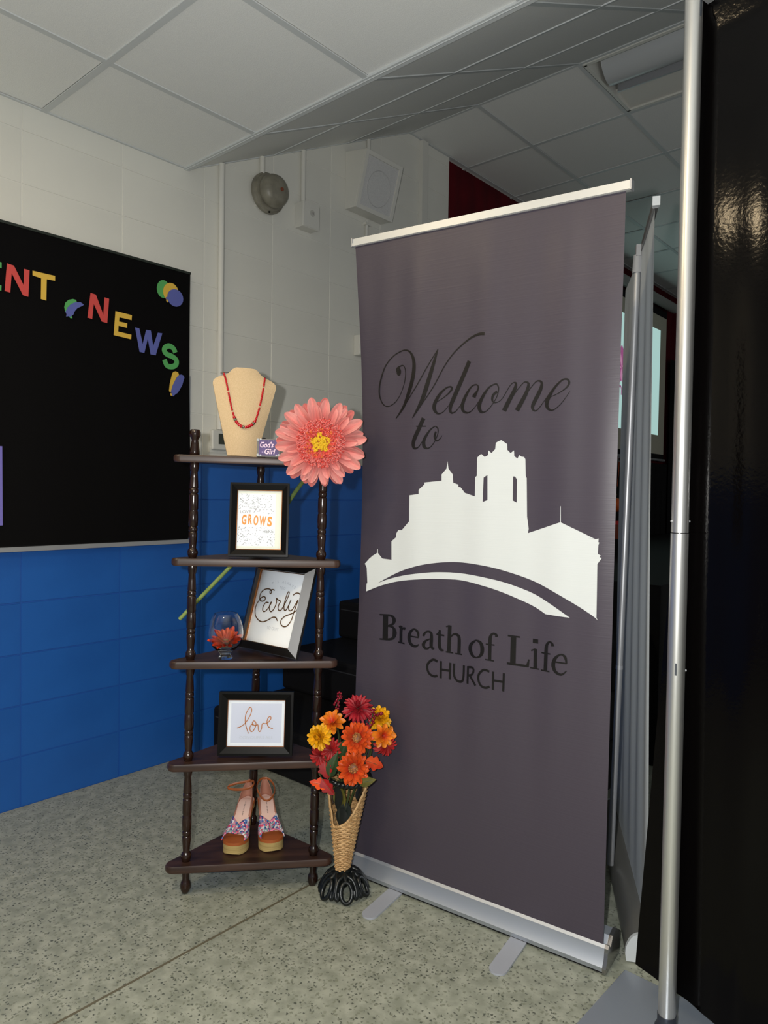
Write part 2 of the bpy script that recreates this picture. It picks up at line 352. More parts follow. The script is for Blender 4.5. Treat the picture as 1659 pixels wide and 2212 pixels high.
 "board":{"E_green":[[1.0038,2.0761],[1.0793,2.0762],[1.0793,2.0548],[1.0223,2.0554],[1.0219,2.0342],[1.0686,2.0331],[1.0686,2.0163],[1.0213,2.0175],[1.0203,1.9918],[1.0789,1.9916],[1.0783,1.9723],[0.9996,1.9738]],
 "N_red":[[1.0983,2.077],[1.1227,2.0749],[1.1579,2.0105],[1.16,2.072],[1.1796,2.071],[1.1753,1.9704],[1.1561,1.9721],[1.1151,2.0453],[1.1097,1.9724],[1.0901,1.9738]],
 "T_yellow":[[1.191,2.0726],[1.2763,2.0728],[1.2763,2.0538],[1.2443,2.0524],[1.2429,1.9699],[1.2223,1.9722],[1.2233,2.051],[1.191,2.0552]],
 "N_red2":[[1.4202,2.0384],[1.4423,2.0362],[1.4749,1.9605],[1.4797,2.0328],[1.4995,2.0313],[1.4918,1.93],[1.4682,1.9321],[1.4336,1.9976],[1.4274,1.9344],[1.4075,1.9362]],
 "E_yellow":[[1.528,1.9867],[1.6022,1.9838],[1.6007,1.9629],[1.5455,1.9641],[1.5438,1.9463],[1.581,1.946],[1.5804,1.9268],[1.5417,1.9285],[1.5403,1.9036],[1.6004,1.901],[1.5989,1.8816],[1.5208,1.8857]],
 "W_blue":[[1.6173,1.935],[1.6365,1.9349],[1.6533,1.8698],[1.6695,1.9339],[1.6915,1.9349],[1.7034,1.869],[1.7261,1.9319],[1.7473,1.9326],[1.7159,1.8322],[1.6912,1.8323],[1.6774,1.8978],[1.6612,1.8337],[1.6391,1.8347]],
 "S_line":[[1.8138,1.8583],[1.803,1.8758],[1.7818,1.8832],[1.7616,1.8723],[1.7583,1.8564],[1.7716,1.8447],[1.7998,1.8381],[1.8187,1.8254],[1.8178,1.8066],[1.7984,1.794],[1.772,1.7955],[1.7586,1.8197]],
 "c1_green":[[1.3128,1.96],[1.3176,1.9778],[1.3298,1.9912],[1.3471,1.9985],[1.3596,1.9975],[1.3634,1.9897],[1.3572,1.969],[1.3399,1.9461],[1.3424,1.932],[1.3454,1.9217],[1.3375,1.9209],[1.3276,1.9292],[1.3165,1.9439]],
 "c1_blue":[[1.3172,1.9416],[1.325,1.9601],[1.3398,1.9776],[1.3571,1.9872],[1.3772,1.9914],[1.3911,1.9857],[1.3874,1.98],[1.3647,1.9656],[1.3523,1.9486],[1.3498,1.9383],[1.335,1.9246],[1.3301,1.9272],[1.3197,1.9233],[1.3214,1.9328]],
 "c2_green":[[1.7829,2.1382],[1.7836,2.1271],[1.7817,2.1159],[1.7773,2.1057],[1.7708,2.0973],[1.7628,2.0913],[1.7538,2.0882],[1.7447,2.0882],[1.7362,2.0914],[1.7289,2.0975],[1.7235,2.1059],[1.7203,2.116],[1.7196,2.127],[1.7215,2.1379],[1.7257,2.148],[1.7321,2.1565],[1.74,2.1625],[1.7489,2.1658],[1.758,2.1659],[1.7666,2.1628],[1.774,2.1568],[1.7796,2.1484]],
 "c2_yellow":[[1.8245,2.1366],[1.8266,2.125],[1.8254,2.1131],[1.8212,2.1017],[1.8142,2.0919],[1.8051,2.0844],[1.7946,2.0799],[1.7836,2.0787],[1.773,2.0808],[1.7636,2.0861],[1.7562,2.0941],[1.7513,2.1042],[1.7494,2.1156],[1.7505,2.1274],[1.7546,2.1386],[1.7614,2.1483],[1.7703,2.1558],[1.7807,2.1605],[1.7916,2.162],[1.8023,2.16],[1.8119,2.1548],[1.8195,2.1468]],
 "c2_blue":[[1.8412,2.1225],[1.8462,2.1129],[1.8481,2.1022],[1.8467,2.0913],[1.842,2.081],[1.8346,2.0722],[1.825,2.0657],[1.814,2.0619],[1.8026,2.0612],[1.7916,2.0635],[1.7819,2.0688],[1.7744,2.0764],[1.7695,2.0859],[1.7677,2.0964],[1.7691,2.1072],[1.7736,2.1173],[1.7808,2.126],[1.7903,2.1326],[1.8011,2.1366],[1.8125,2.1375],[1.8236,2.1353],[1.8335,2.1302]],
 "knot_y":[[1.7621,2.082],[1.769,2.0875],[1.774,2.0753],[1.7705,2.0716],[1.7646,2.0764]],
 "knot_b":[[1.7592,2.0921],[1.7703,2.096],[1.7725,2.0873],[1.7621,2.0805]],
 "x_yellow":[[1.8163,1.7759],[1.8288,1.7723],[1.8332,1.762],[1.822,1.7293],[1.7975,1.686],[1.7905,1.6774],[1.7834,1.6843],[1.7867,1.7156],[1.7986,1.7636],[1.8056,1.7723]],
 "x_blue":[[1.8415,1.7647],[1.8542,1.7616],[1.8586,1.7528],[1.8473,1.7168],[1.826,1.6814],[1.8083,1.6685],[1.803,1.6623],[1.7969,1.6657],[1.7905,1.682],[1.7973,1.7076],[1.8183,1.7476],[1.8289,1.7599]],
 "x_knot":[[1.7888,1.6741],[1.7958,1.6764],[1.803,1.6633],[1.7906,1.665]],
 "purple":[[0.7777,1.3948],[1.0819,1.3983],[1.0837,1.1028],[0.7769,1.0994]]},
 "early":[[[0.359,0.74],[0.312,0.744],[0.269,0.72],[0.287,0.685],[0.308,0.706],[0.282,0.737],[0.21,0.746],[0.127,0.722],[0.075,0.664],[0.084,0.593],[0.134,0.563],[0.194,0.578],[0.203,0.617],[0.153,0.63],[0.097,0.594],[0.048,0.514],[0.04,0.436],[0.08,0.351],[0.169,0.297],[0.266,0.285],[0.368,0.323],[0.453,0.369],[0.522,0.372],[0.564,0.337]],[[0.292,0.557],[0.238,0.554],[0.201,0.502],[0.203,0.447],[0.247,0.426],[0.302,0.465],[0.349,0.545],[0.349,0.572],[0.33,0.522],[0.348,0.469],[0.393,0.441],[0.439,0.486],[0.464,0.574],[0.442,0.633],[0.475,0.619],[0.54,0.601],[0.52,0.546],[0.53,0.492],[0.579,0.476],[0.623,0.531],[0.674,0.664],[0.685,0.73],[0.659,0.744],[0.636,0.662],[0.632,0.564],[0.66,0.496],[0.698,0.498],[0.73,0.571],[0.753,0.648],[0.732,0.56],[0.758,0.503],[0.811,0.506],[0.852,0.568],[0.895,0.657],[0.878,0.549],[0.864,0.462],[0.851,0.375],[0.797,0.295],[0.718,0.273],[0.65,0.306],[0.648,0.36],[0.706,0.413],[0.833,0.465],[0.927,0.531],[0.97,0.619],[0.956,0.693],[0.894,0.743],[0.826,0.744],[0.779,0.714]]],
 "love":[[[0.165,0.39],[0.221,0.415],[0.304,0.494],[0.385,0.658],[0.412,0.783],[0.387,0.841],[0.345,0.786],[0.306,0.662],[0.303,0.522],[0.326,0.409],[0.366,0.275]],[[0.442,0.452],[0.415,0.461],[0.39,0.392],[0.407,0.314],[0.454,0.333],[0.495,0.442],[0.488,0.52],[0.45,0.543],[0.432,0.488],[0.463,0.451],[0.51,0.453],[0.532,0.455],[0.544,0.342],[0.571,0.312],[0.597,0.381],[0.611,0.486],[0.685,0.489],[0.749,0.57],[0.758,0.626],[0.731,0.639],[0.7,0.587],[0.691,0.503],[0.719,0.417],[0.794,0.377]]]}

# ------------------------------------------------------------------ materials
M_GREY = mat('wall_paint_grey', (222, 221, 213), 0.55, bump=(90, 0.12, 0.002), noise=(2.2, (217, 216, 208), 3))
M_BLUE = mat('wall_paint_blue', (28, 92, 174), 0.42, bump=(90, 0.15, 0.002), noise=(3, (23, 84, 163), 3))
M_MORT = mat('mortar_grey', (218, 217, 210), 0.7)
M_MORTB = mat('mortar_blue', (17, 79, 162), 0.6)
M_TILE = mat('ceiling_tile', (236, 237, 235), 0.85, bump=(240, 0.35, 0.002), noise=(320, (226, 227, 225), 2))
M_TBAR = mat('grid_bar', (200, 204, 205), 0.5)
M_WHITE = mat('white_enamel', (214, 213, 206), 0.4)
M_WOOD = mat('dark_walnut', (42, 23, 15), 0.22, noise=(9, (27, 14, 10), 6, (1, 1, 0.12)))
M_BOARDW = mat('walnut_laminate', (66, 44, 35), 0.42, noise=(26, (36, 22, 17), 7, (0.12, 1, 1)))
M_ALU = mat('brushed_aluminium', (198, 200, 204), 0.36, 0.6)
M_ALU2 = mat('satin_aluminium', (176, 178, 182), 0.42, 0.6)
M_BLACK = mat('black_matte', (10, 9, 10), 0.75, spec=0.25)
M_BFRAME = mat('black_frame', (6, 5, 5), 0.36, spec=0.14)
M_GOLD = mat('gilt', (176, 112, 62), 0.28, 1.0)
M_PAPER = mat('white_paper', (246, 248, 253), 0.7)
M_CREAM = mat('cream_mat', (240, 240, 228), 0.8)
M_PANE = mat('clear_pane', (250, 252, 252), 0.02, alpha_glass=True)
M_IRON = mat('black_iron', (22, 26, 27), 0.3, 0.3, bump=(60, 0.3, 0.002))
M_BOARD = mat('black_board_paper', (7, 6, 7), 0.7, spec=0.1)

def terrazzo():
    m = bpy.data.materials.new('terrazzo')
    m.use_nodes = True
    nt = m.node_tree
    b = nt.nodes['Principled BSDF']
    b.inputs['Roughness'].default_value = 0.38
    tc = nt.nodes.new('ShaderNodeTexCoord')
    def vor(scale, lo, hi, feature='F1'):
        v = nt.nodes.new('ShaderNodeTexVoronoi')
        v.inputs['Scale'].default_value = scale
        v.inputs['Randomness'].default_value = 1.0
        wp = nt.nodes.new('ShaderNodeTexNoise')
        wp.inputs['Scale'].default_value = scale * 1.6
        ad = nt.nodes.new('ShaderNodeMix')
        ad.data_type = 'VECTOR'
        ad.inputs[0].default_value = 0.012
        nt.links.new(tc.outputs['Object'], wp.inputs['Vector'])
        nt.links.new(tc.outputs['Object'], ad.inputs[4])
        nt.links.new(wp.outputs['Color'], ad.inputs[5])
        nt.links.new(ad.outputs[1], v.inputs['Vector'])
        return v
    def ramp(src, a, bb):
        r = nt.nodes.new('ShaderNodeMapRange')
        r.inputs[1].default_value = a
        r.inputs[2].default_value = bb
        nt.links.new(src, r.inputs[0])
        return r.outputs[0]
    def mix(fac, c1, c2):
        x = nt.nodes.new('ShaderNodeMix')
        x.data_type = 'RGBA'
        nt.links.new(fac, x.inputs[0])
        for k, c in ((6, c1), (7, c2)):
            if isinstance(c, tuple):
                x.inputs[k].default_value = c
            else:
                nt.links.new(c, x.inputs[k])
        return x.outputs[2]
    nz = nt.nodes.new('ShaderNodeTexNoise')
    nz.inputs['Scale'].default_value = 26
    nz.inputs['Detail'].default_value = 5
    nt.links.new(tc.outputs['Object'], nz.inputs['Vector'])
    base = mix(ramp(nz.outputs['Fac'], 0.35, 0.65), srgb(132, 137, 124), srgb(158, 162, 149))
    v1 = vor(84, 0, 0)                           # mid grey-green chips
    g1 = nt.nodes.new('ShaderNodeMath')
    g1.operation = 'MULTIPLY'
    sx = nt.nodes.new('ShaderNodeSeparateColor')
    nt.links.new(v1.outputs['Color'], sx.inputs[0])
    nt.links.new(ramp(v1.outputs['Distance'], 0.42, 0.30), g1.inputs[0])
    nt.links.new(ramp(sx.outputs[0], 0.55, 0.62), g1.inputs[1])
    base = mix(g1.outputs[0], base, srgb(122, 127, 112))
    v2 = vor(108, 0, 0)                           # dark chips
    g2 = nt.nodes.new('ShaderNodeMath')
    g2.operation = 'MULTIPLY'
    sy = nt.nodes.new('ShaderNodeSeparateColor')
    nt.links.new(v2.outputs['Color'], sy.inputs[0])
    nt.links.new(ramp(v2.outputs['Distance'], 0.42, 0.22), g2.inputs[0])
    nt.links.new(ramp(sy.outputs[1], 0.56, 0.66), g2.inputs[1])
    base = mix(g2.outputs[0], base, srgb(78, 83, 75))
    nt.links.new(base, b.inputs['Base Color'])
    return m
M_FLOOR = terrazzo()

# ------------------------------------------------------------------ the room
def struct(name, mb, m, M=ROOM, smooth=None):
    o = mb.build(name, m, smooth=smooth)
    o.matrix_world = M
    o['kind'] = 'structure'
    return o

WX, S_EDGE, S_UP, Z_LO, Z_UP, S_END = -2.871, 1.89, 3.474, 2.70, 3.468, 3.892
floor = struct('floor', MB().box(-9, 4, -3.5, 12, -0.1, 0.0), M_FLOOR)
strip_m = mat('brass_strip', (104, 98, 80), 0.5, 0.2)
MB().box(-1.6445, -1.6375, -3, 9, -0.02, 0.0006).build('divider_strip', strip_m, floor)

# wall of painted concrete block, blue below 1.40 m and pale grey above
wall = MB()
wall.box(WX - 0.25, WX - 0.0022, -3.5, S_END, 1.40, Z_UP + 0.05)
wall.cur = 1
wall.box(WX - 0.25, WX - 0.0022, -3.5, S_END, -0.05, 1.40)
wall_o = struct('wall_left', wall, [M_MORT, M_MORTB])
def block_mesh(w, h, m):
    g = 0.0014
    b = MB()
    y0, y1, z0, z1 = g, w - g, g, h - g
    e = 0.0022
    vs = [(-0.006, y0, z0), (-0.006, y1, z0), (-0.006, y1, z1), (-0.006, y0, z1), (0, y0 + e, z0 + e), (0, y1 - e, z0 + e), (0, y1 - e, z1 - e), (0, y0 + e, z1 - e)]
    b.add(vs, [(4, 5, 6, 7), (0, 1, 5, 4), (1, 2, 6, 5), (2, 3, 7, 6), (3, 0, 4, 7)])
    return b.mesh('block', m)
cols = [1.163 + 0.4095 * k for k in range(-6, 7)]
cols = [c for c in cols if c < S_END - 0.01]
rows = [0.2 * k for k in range(18)]
cache = {}
for i, c in enumerate(cols):
    w = (cols[i + 1] if i + 1 < len(cols) else S_END) - c
    for z in rows:
        h = min(0.2, Z_UP - z)
        if h < 0.02 or (c + w < S_EDGE and z > Z_LO):
            continue
        m = M_BLUE if z < 1.39 else M_GREY
        key = (round(w, 3), round(h, 3), m.name)
        if key not in cache:
            cache[key] = block_mesh(w, h, m)
        place('block', cache[key], wall_o, T(WX + random.uniform(-0.0004, 0.0005), c, z))

# ceilings: low lay-in ceiling, a sloped run of tiles, the high ceiling of the hall beyond
XL = [WX, -2.37, -1.75, -1.13, -0.51, 0.11, 0.73, 1.35, 1.97]
def tile_mesh(w, l):
    b = MB()
    e = 0.006
    vs = [(0, 0, 0.012), (w, 0, 0.012), (w, l, 0.012), (0, l, 0.012), (e, e, 0), (w - e, e, 0), (w - e, l - e, 0), (e, l - e, 0)]
    return b.add(vs, [(7, 6, 5, 4), (4, 5, 1, 0), (5, 6, 2, 1), (6, 7, 3, 2), (7, 4, 0, 3)]).mesh('ceiling_tile', M_TILE)
tcache = {}
def tile_field(parent, xs, ys, skip=()):
    for i in range(len(xs) - 1):
        for j in range(len(ys) - 1):
            if (i, j) in skip:
                continue
            w, l = xs[i + 1] - xs[i], ys[j + 1] - ys[j]
            k = (round(w, 3), round(l, 3))
            if k not in tcache:
                tcache[k] = tile_mesh(w - 0.012, l - 0.012)
            place('ceiling_tile', tcache[k], parent, T(xs[i] + 0.006, ys[j] + 0.006, 0.004 + random.uniform(-0.001, 0.002)))
    for x in xs:
        MB().box(x - 0.012, x + 0.012, ys[0], ys[-1], 0.0, 0.004).build('grid_bar', M_TBAR, parent)
    for y in ys:
        MB().box(xs[0], xs[-1], y - 0.012, y + 0.012, -0.0005, 0.0035).build('grid_bar', M_TBAR, parent)
LOWY = [1.245 - 0.62 * k for k in range(5, -1, -1)] + [S_EDGE]
LIGHT_CELLS = ((1, 2), (3, 2))
ceil_lo = struct('ceiling', MB().box(WX - 0.2, 4, -3.5, S_EDGE, 0.02, 0.06), M_WHITE, ROOM @ T(0, 0, Z_LO))
tile_field(ceil_lo, XL, LOWY, skip=LIGHT_CELLS)
MB().box(WX, XL[-1], S_EDGE - 0.02, S_EDGE + 0.004, -0.003, 0.02).build('edge_trim', M_TBAR, ceil_lo)
ang = math.atan2(Z_UP - Z_LO, S_UP - S_EDGE)
slope_len = math.hypot(Z_UP - Z_LO, S_UP - S_EDGE)
ceil_sl = struct('ceiling', MB().box(WX - 0.2, 4, 0, slope_len, 0.02, 0.06), M_WHITE, ROOM @ T(0, S_EDGE, Z_LO) @ R(ang, 'X'))
tile_field(ceil_sl, XL, [0.0, 0.56, 1.16, slope_len])
ceil_up = struct('ceiling', MB().box(WX - 3.2, 4, S_UP, 12, 0.14, 0.18), M_WHITE, ROOM @ T(0, 0, Z_UP))
UPY = [S_UP] + [4.10 + 0.62 * k for k in range(11)]
LX = [WX - 1.3, WX - 0.75] + XL[:7]
tile_field(ceil_up, LX, UPY, skip=((4, 0), (5, 0)))

# far curtain wall of the stage, beyond the end of the block wall
far = struct('wall_back', MB().box(WX - 3.2, 4, 11.3, 11.5, 0, 3.6), mat('far_wall', (120, 112, 100), 0.8))
stage = struct('trim_1', MB().box(WX - 3, -1.2, 3.312, 11.2, 0.0, 0.84), M_BLACK)
wall_s = struct('wall_stage', MB().box(WX - 3.2, WX - 3.0, S_END, 11.4, 0, 3.6), M_BLACK)

# recessed fluorescent fitting in the high ceiling, switched off
fx0, fx1, fy0, fy1 = -1.75, -0.51, S_UP + 0.012, 4.10
fit = thing('ceiling_light', 'long recessed ceiling light, switched off, in the high tiled ceiling beside the silver pole', 'ceiling light', ROOM @ T(fx0, fy0, Z_UP))
W_, L_ = fx1 - fx0, fy1 - fy0
hs = MB()
hs.box(0.01, W_ - 0.01, 0.02, L_ - 0.02, 0.10, 0.13)
hs.box(0.01, W_ - 0.01, 0.01, 0.03, 0.0, 0.12)
hs.box(0.01, W_ - 0.01, L_ - 0.03, L_ - 0.01, 0.0, 0.12)
hs.box(0.01, 0.03, 0.02, L_ - 0.02, 0.0, 0.12)
hs.box(W_ - 0.03, W_ - 0.01, 0.02, L_ - 0.02, 0.0, 0.12)
hs.build('housing', M_WHITE, fit)
MB().grid(lambda a, b: Vector((0.05 + (W_ - 0.1) * a, L_ * (0.22 + 0.36 * b), 0.075 - 0.085 * math.sin(PI * b) ** 0.7)), 1, 14).build('lens', mat('prismatic_lens', (188, 192, 194), 0.25), fit, 60)
MB().box(0.05, W_ - 0.05, L_ * 0.585, L_ * 0.60, 0.0, 0.08).build('lens_rail', M_ALU, fit)
MB().grid(lambda a, b: Vector((0.03 + (W_ - 0.06) * a, L_ * (0.62 + 0.33 * b), 0.03 - 0.02 * b)), 1, 4).build('reflector', M_WHITE, fit, 60)

# lit lamps in the low ceiling on the viewer's side of the room (one shows as the gold streak on the drape, the other is added for extra light)
hw = 0.31 - 0.012
lit_m = mat('lit_diffuser', (255, 226, 170), 0.5, emit=((255, 228, 184), 86.0))
for (ci, cj), where in zip(LIGHT_CELLS, ('close to the block wall', 'one tile row further from the block wall')):
    lit = thing('ceiling_light', 'lit square lamp in the low ceiling, ' + where, 'ceiling light', ROOM @ T((XL[ci] + XL[ci + 1]) / 2, (LOWY[cj] + LOWY[cj + 1]) / 2, Z_LO))
    fr = MB()
    for a0, a1, b0, b1 in ((-hw, hw, -hw, -hw + 0.03), (-hw, hw, hw - 0.03, hw), (-hw, -hw + 0.03, -hw + 0.03, hw - 0.03), (hw - 0.03, hw, -hw + 0.03, hw - 0.03)):
        fr.box(a0, a1, b0, b1, -0.004, 0.02)
    fr.build('housing', M_WHITE, lit)
    pn = MB()
    q = 0.14
    for a0, a1, b0, b1 in ((-hw + 0.03, hw - 0.03, -hw + 0.03, -q), (-hw + 0.03, hw - 0.03, q, hw - 0.03), (-hw + 0.03, -q, -q, q), (q, hw - 0.03, -q, q)):
        pn.box(a0, a1, b0, b1, 0.002, 0.012)
    pn.build('lamp_panel', M_WHITE, lit)
    MB().box(-q, q, -q, q, 0.004, 0.012).build('diffuser', lit_m, lit)

# ------------------------------------------------------------------ fittings on the block wall
WALLM = ROOM @ T(WX, 0, 0) @ R(PI / 2, 'Z')       # local x runs along the wall, z up, -y out of the wall
def wallm(s, z):
    return WALLM @ T(s, 0, z)

bb = thing('bulletin_board', 'black paper-covered bulletin board with cut-out letters, on the wall', 'bulletin board', wallm(0.7, 1.008))
bs0, bs1, bh = -0.56 - 0.7, 1.893 - 0.7, 1.222
MB().box(bs0, bs1, -0.024, 0, 0, bh).build('backing', M_BLACK, bb)
def paper(u, v):
    x = bs0 + (bs1 - bs0) * u
    z = 0.016 + (bh - 0.02) * v
    e = max(0.0, (u - 0.93) / 0.07)
    return Vector((x + 0.006 * e * math.sin(6 * v), -0.026 - 0.006 * e * (0.5 + 0.5 * math.sin(9 * v + 1)) - 0.0015 * abs(math.sin(23 * u)), z))
MB().grid(paper, 90, 24).build('paper_cover', M_BOARD, bb, 60)
MB().box(bs0, bs1 + 0.004, -0.03, 0, -0.007, 0.011).build('frame_strip', M_ALU2, bb)
MB().box(bs1 - 0.002, bs1 + 0.008, -0.022, 0, 0.014, bh * 0.62).build('frame_strip', M_ALU2, bb)
MB().box(bs0, bs1, -0.03, 0, bh - 0.006, bh + 0.004).build('frame_strip', mat('dark_green_edge', (28, 36, 30), 0.6), bb)

PC = dict(red=mat('paper_red', (206, 74, 70), 0.7), yellow=mat('paper_yellow', (222, 182, 72), 0.7), blue=mat('paper_blue', (92, 100, 172), 0.7), green=mat('paper_green', (84, 166, 92), 0.7), purple=mat('paper_purple', (116, 108, 190), 0.7))
BD = DATA['board']
def cutout(name, polys, label, cat, y=-0.034, group=None):
    allp = [p for P, _ in polys for p in P]
    cx = sum(p[0] for p in allp) / len(allp)
    cz = min(p[1] for p in allp)
    if len(polys) == 1:
        P, c = polys[0]
        o = MB().prism([(s - cx, z - cz) for s, z in P], y, y + 0.0012).build(name, PC[c])
        o.matrix_world = wallm(cx, cz)
        return tag(o, label, cat, group)
    t = thing(name, label, cat, wallm(cx, cz), group)
    for i, (P, c) in enumerate(polys):
        MB().prism([(s - cx, z - cz) for s, z in P], y - 0.002 * i, y - 0.002 * i + 0.0012).build('balloon' if len(P) > 6 else 'balloon_knot', PC[c], t)
    return t
LG = 'cut paper letters on the black board'
cutout('paper_letter', [(BD['E_green'], 'green')], 'green paper letter E cut by the photo edge on the black board', 'paper letter', group=LG)
cutout('paper_letter', [(BD['N_red'], 'red')], 'red paper letter N beside the yellow T on the black board', 'paper letter', group=LG)
cutout('paper_letter', [(BD['T_yellow'], 'yellow')], 'yellow paper letter T on the black board', 'paper letter', group=LG)
cutout('paper_letter', [(BD['N_red2'], 'red')], 'red paper letter N starting the word NEWS, beside the yellow E', 'paper letter', group=LG)
cutout('paper_letter', [(BD['E_yellow'], 'yellow')], 'yellow paper letter E on the black board', 'paper letter', group=LG)
cutout('paper_letter', [(BD['W_blue'], 'blue')], 'blue paper letter W on the black board', 'paper letter', group=LG)
s_mb = MB()
S_pts = BD['S_line']
sx0, sz0 = S_pts[0][0] - 0.05, min(p[1] for p in S_pts)
ribbon(s_mb, [(x - sx0, z - sz0, 0.0235) for x, z in S_pts], lambda a, b: Vector((a, -0.034, b)), 7)
s_o = s_mb.build('paper_letter', PC['green'])
s_o.matrix_world = wallm(sx0, sz0)
tag(s_o, 'green paper letter S on the black board', 'paper letter', LG)
cutout('paper_balloons', [(BD['c1_green'], 'green'), (BD['c1_blue'], 'blue')], 'curled green and blue paper balloons before the word NEWS', 'paper cutout')
cutout('paper_balloons', [(BD['c2_green'], 'green'), (BD['c2_yellow'], 'yellow'), (BD['knot_y'], 'yellow'), (BD['c2_blue'], 'blue'), (BD['knot_b'], 'blue')], 'three round paper balloons, green, yellow and blue, in the board corner', 'paper cutout')
cutout('paper_balloons', [(BD['x_yellow'], 'yellow'), (BD['x_knot'], 'yellow'), (BD['x_blue'], 'blue')], 'two long paper balloons, yellow and blue, set as an exclamation mark under the S', 'paper cutout')
cutout('paper_sheet', [(BD['purple'], 'purple')], 'purple paper sheet at the photo edge of the black board', 'paper sheet')

# conduits
def conduit(s, z0, z1, label, r=0.011, clips=()):
    t = thing('conduit', label, 'conduit', wallm(s, z0))
    MB().lathe([(r, 0), (r, z1 - z0)], 12, T(0, -r - 0.002, 0)).build('pipe', M_WHITE, t, 40)
    for c in clips:
        MB().box(-0.022, 0.022, -r * 2 - 0.005, 0.0, c - z0, c - z0 + 0.016).build('clip', M_WHITE, t)
    return t
def roof(s):
    return Z_LO + (s - S_EDGE) * (Z_UP - Z_LO) / (S_UP - S_EDGE)
conduit(2.068, 1.535, roof(2.068), 'white conduit pipe running down the wall from the ceiling to the thermostat', 0.0145)
conduit(2.31, 2.80, roof(2.31), 'short white conduit pipe above the grey alarm bell', 0.014)
conduit(2.585, 2.755, roof(2.585), 'short white conduit pipe above the white socket box', 0.013)
conduit(3.085, 2.2, 2.815, 'short white conduit pipe under the wall speaker', 0.009, (2.79,))
conduit(3.09, 3.17, roof(3.09), 'short white conduit pipe rising from the top of the wall speaker', 0.011)
pil = MB().box(-0.028, 0.028, -0.03, 0, 0.0, Z_UP - 0.01).build('wall_raceway', M_WHITE)
pil.matrix_world = wallm(3.60, 0.0)
tag(pil, 'tall white cable raceway on the wall between speaker and red curtain', 'raceway')

# alarm bell
GBELL = mat('grey_gong_paint', (140, 136, 122), 0.42, noise=(18, (116, 112, 100), 4))
bell = thing('alarm_bell', 'round grey-painted alarm bell high on the wall', 'alarm bell', wallm(2.345, 2.735) @ T(0, -0.0085, 0) @ R(PI / 2, 'X'))
MB().lathe([(0.098, 0.0), (0.1, 0.004), (0.1, 0.018), (0.092, 0.022), (0.088, 0.034), (0.08, 0.036)], 36).build('base_plate', GBELL, bell, 35)
MB().lathe([(0.076, 0.036), (0.081, 0.046), (0.081, 0.058), (0.079, 0.07), (0.072, 0.085), (0.055, 0.097), (0.03, 0.103), (0.0, 0.105)], 36).build('gong', GBELL, bell, 35)
MB().lathe([(0.009, 0.1), (0.009, 0.11), (0.0, 0.111)], 10, T(0.01, 0, 0)).build('centre_screw', mat('rusty_screw', (128, 66, 44), 0.6), bell, 40)
MB().lathe([(0.005, 0.02), (0.005, 0.026), (0, 0.026)], 8, T(0.0, -0.093, 0)).build('plate_screw', M_BLACK, bell)
bx = thing('back_box', 'small white mounting box behind the alarm bell', 'back box', wallm(2.335, 2.655))
MB().box(-0.055, 0.03, -0.008, 0, 0, 0.12).build('box_body', M_WHITE, bx)

# surface socket box
jb = thing('socket_box', 'white surface-mounted socket box on the wall under a short conduit', 'socket box', wallm(2.60, 2.625))
bevel(MB().box(-0.058, 0.052, -0.062, 0, 0, 0.128).build('box_body', M_WHITE, jb), 0.003)
MB().box(-0.054, 0.055, -0.066, -0.062, 0.002, 0.126).build('cover_plate', M_WHITE, jb)
MB().lathe([(0.017, 0), (0.017, 0.002), (0.0, 0.002)], 18, T(0.005, -0.066, 0.078) @ R(PI / 2, 'X')).build('socket', mat('socket_ring', (190, 188, 182), 0.4), jb, 40)
sl = MB()
sl.box(-0.001, 0.001, -0.0688, -0.0675, 0.072, 0.084)
sl.box(0.009, 0.011, -0.0688, -0.0675, 0.072, 0.084)
sl.build('socket_slots', M_BLACK, jb)

# wall speaker: cabinet tilted downwards, deeper at the top
sp = thing('wall_speaker', 'white wedge-shaped wall speaker with grey grille', 'speaker', wallm(2.913, 2.835))
w = 0.305
prof = [(0.0, 0.0), (-0.076, -0.004), (-0.154, 0.292), (0.0, 0.32)]
cb = MB()
cb.add([(x, y, z) for x in (0, w) for y, z in prof], [(3, 2, 1, 0), (4, 5, 6, 7), (0, 1, 5, 4), (1, 2, 6, 5), (2, 3, 7, 6), (3, 0, 4, 7)])
bevel(cb.build('cabinet', M_WHITE, sp), 0.003)
a_t = math.atan2(0.154 - 0.076, 0.296)
SF = T(0, -0.076, -0.004) @ R(a_t, 'X')
fh = math.hypot(0.078, 0.296)
fm = MB()
for x0, x1, z0, z1 in ((0, w, 0, 0.022), (0, w, fh - 0.022, fh), (0, 0.022, 0.022, fh - 0.022), (w - 0.022, w, 0.022, fh - 0.022)):
    fm.box(x0, x1, -0.014, 0.0, z0, z1)
fm.build('front_bezel', M_WHITE, sp, None, SF)
MB().box(0.022, w - 0.022, -0.006, -0.001, 0.022, fh - 0.022).build('grille', mat('grille_cloth', (212, 212, 211), 0.8, noise=(420, (194, 194, 195), 2)), sp, None, SF)
MB().tube([(w * 0.5 + 0.095 * math.cos(2 * PI * k / 40), -0.0065, fh * 0.45 + 0.095 * math.sin(2 * PI * k / 40)) for k in range(40)], 0.0025, 5, True).build('cone_rim', mat('grille_ring', (188, 188, 189), 0.8), sp, None, SF)

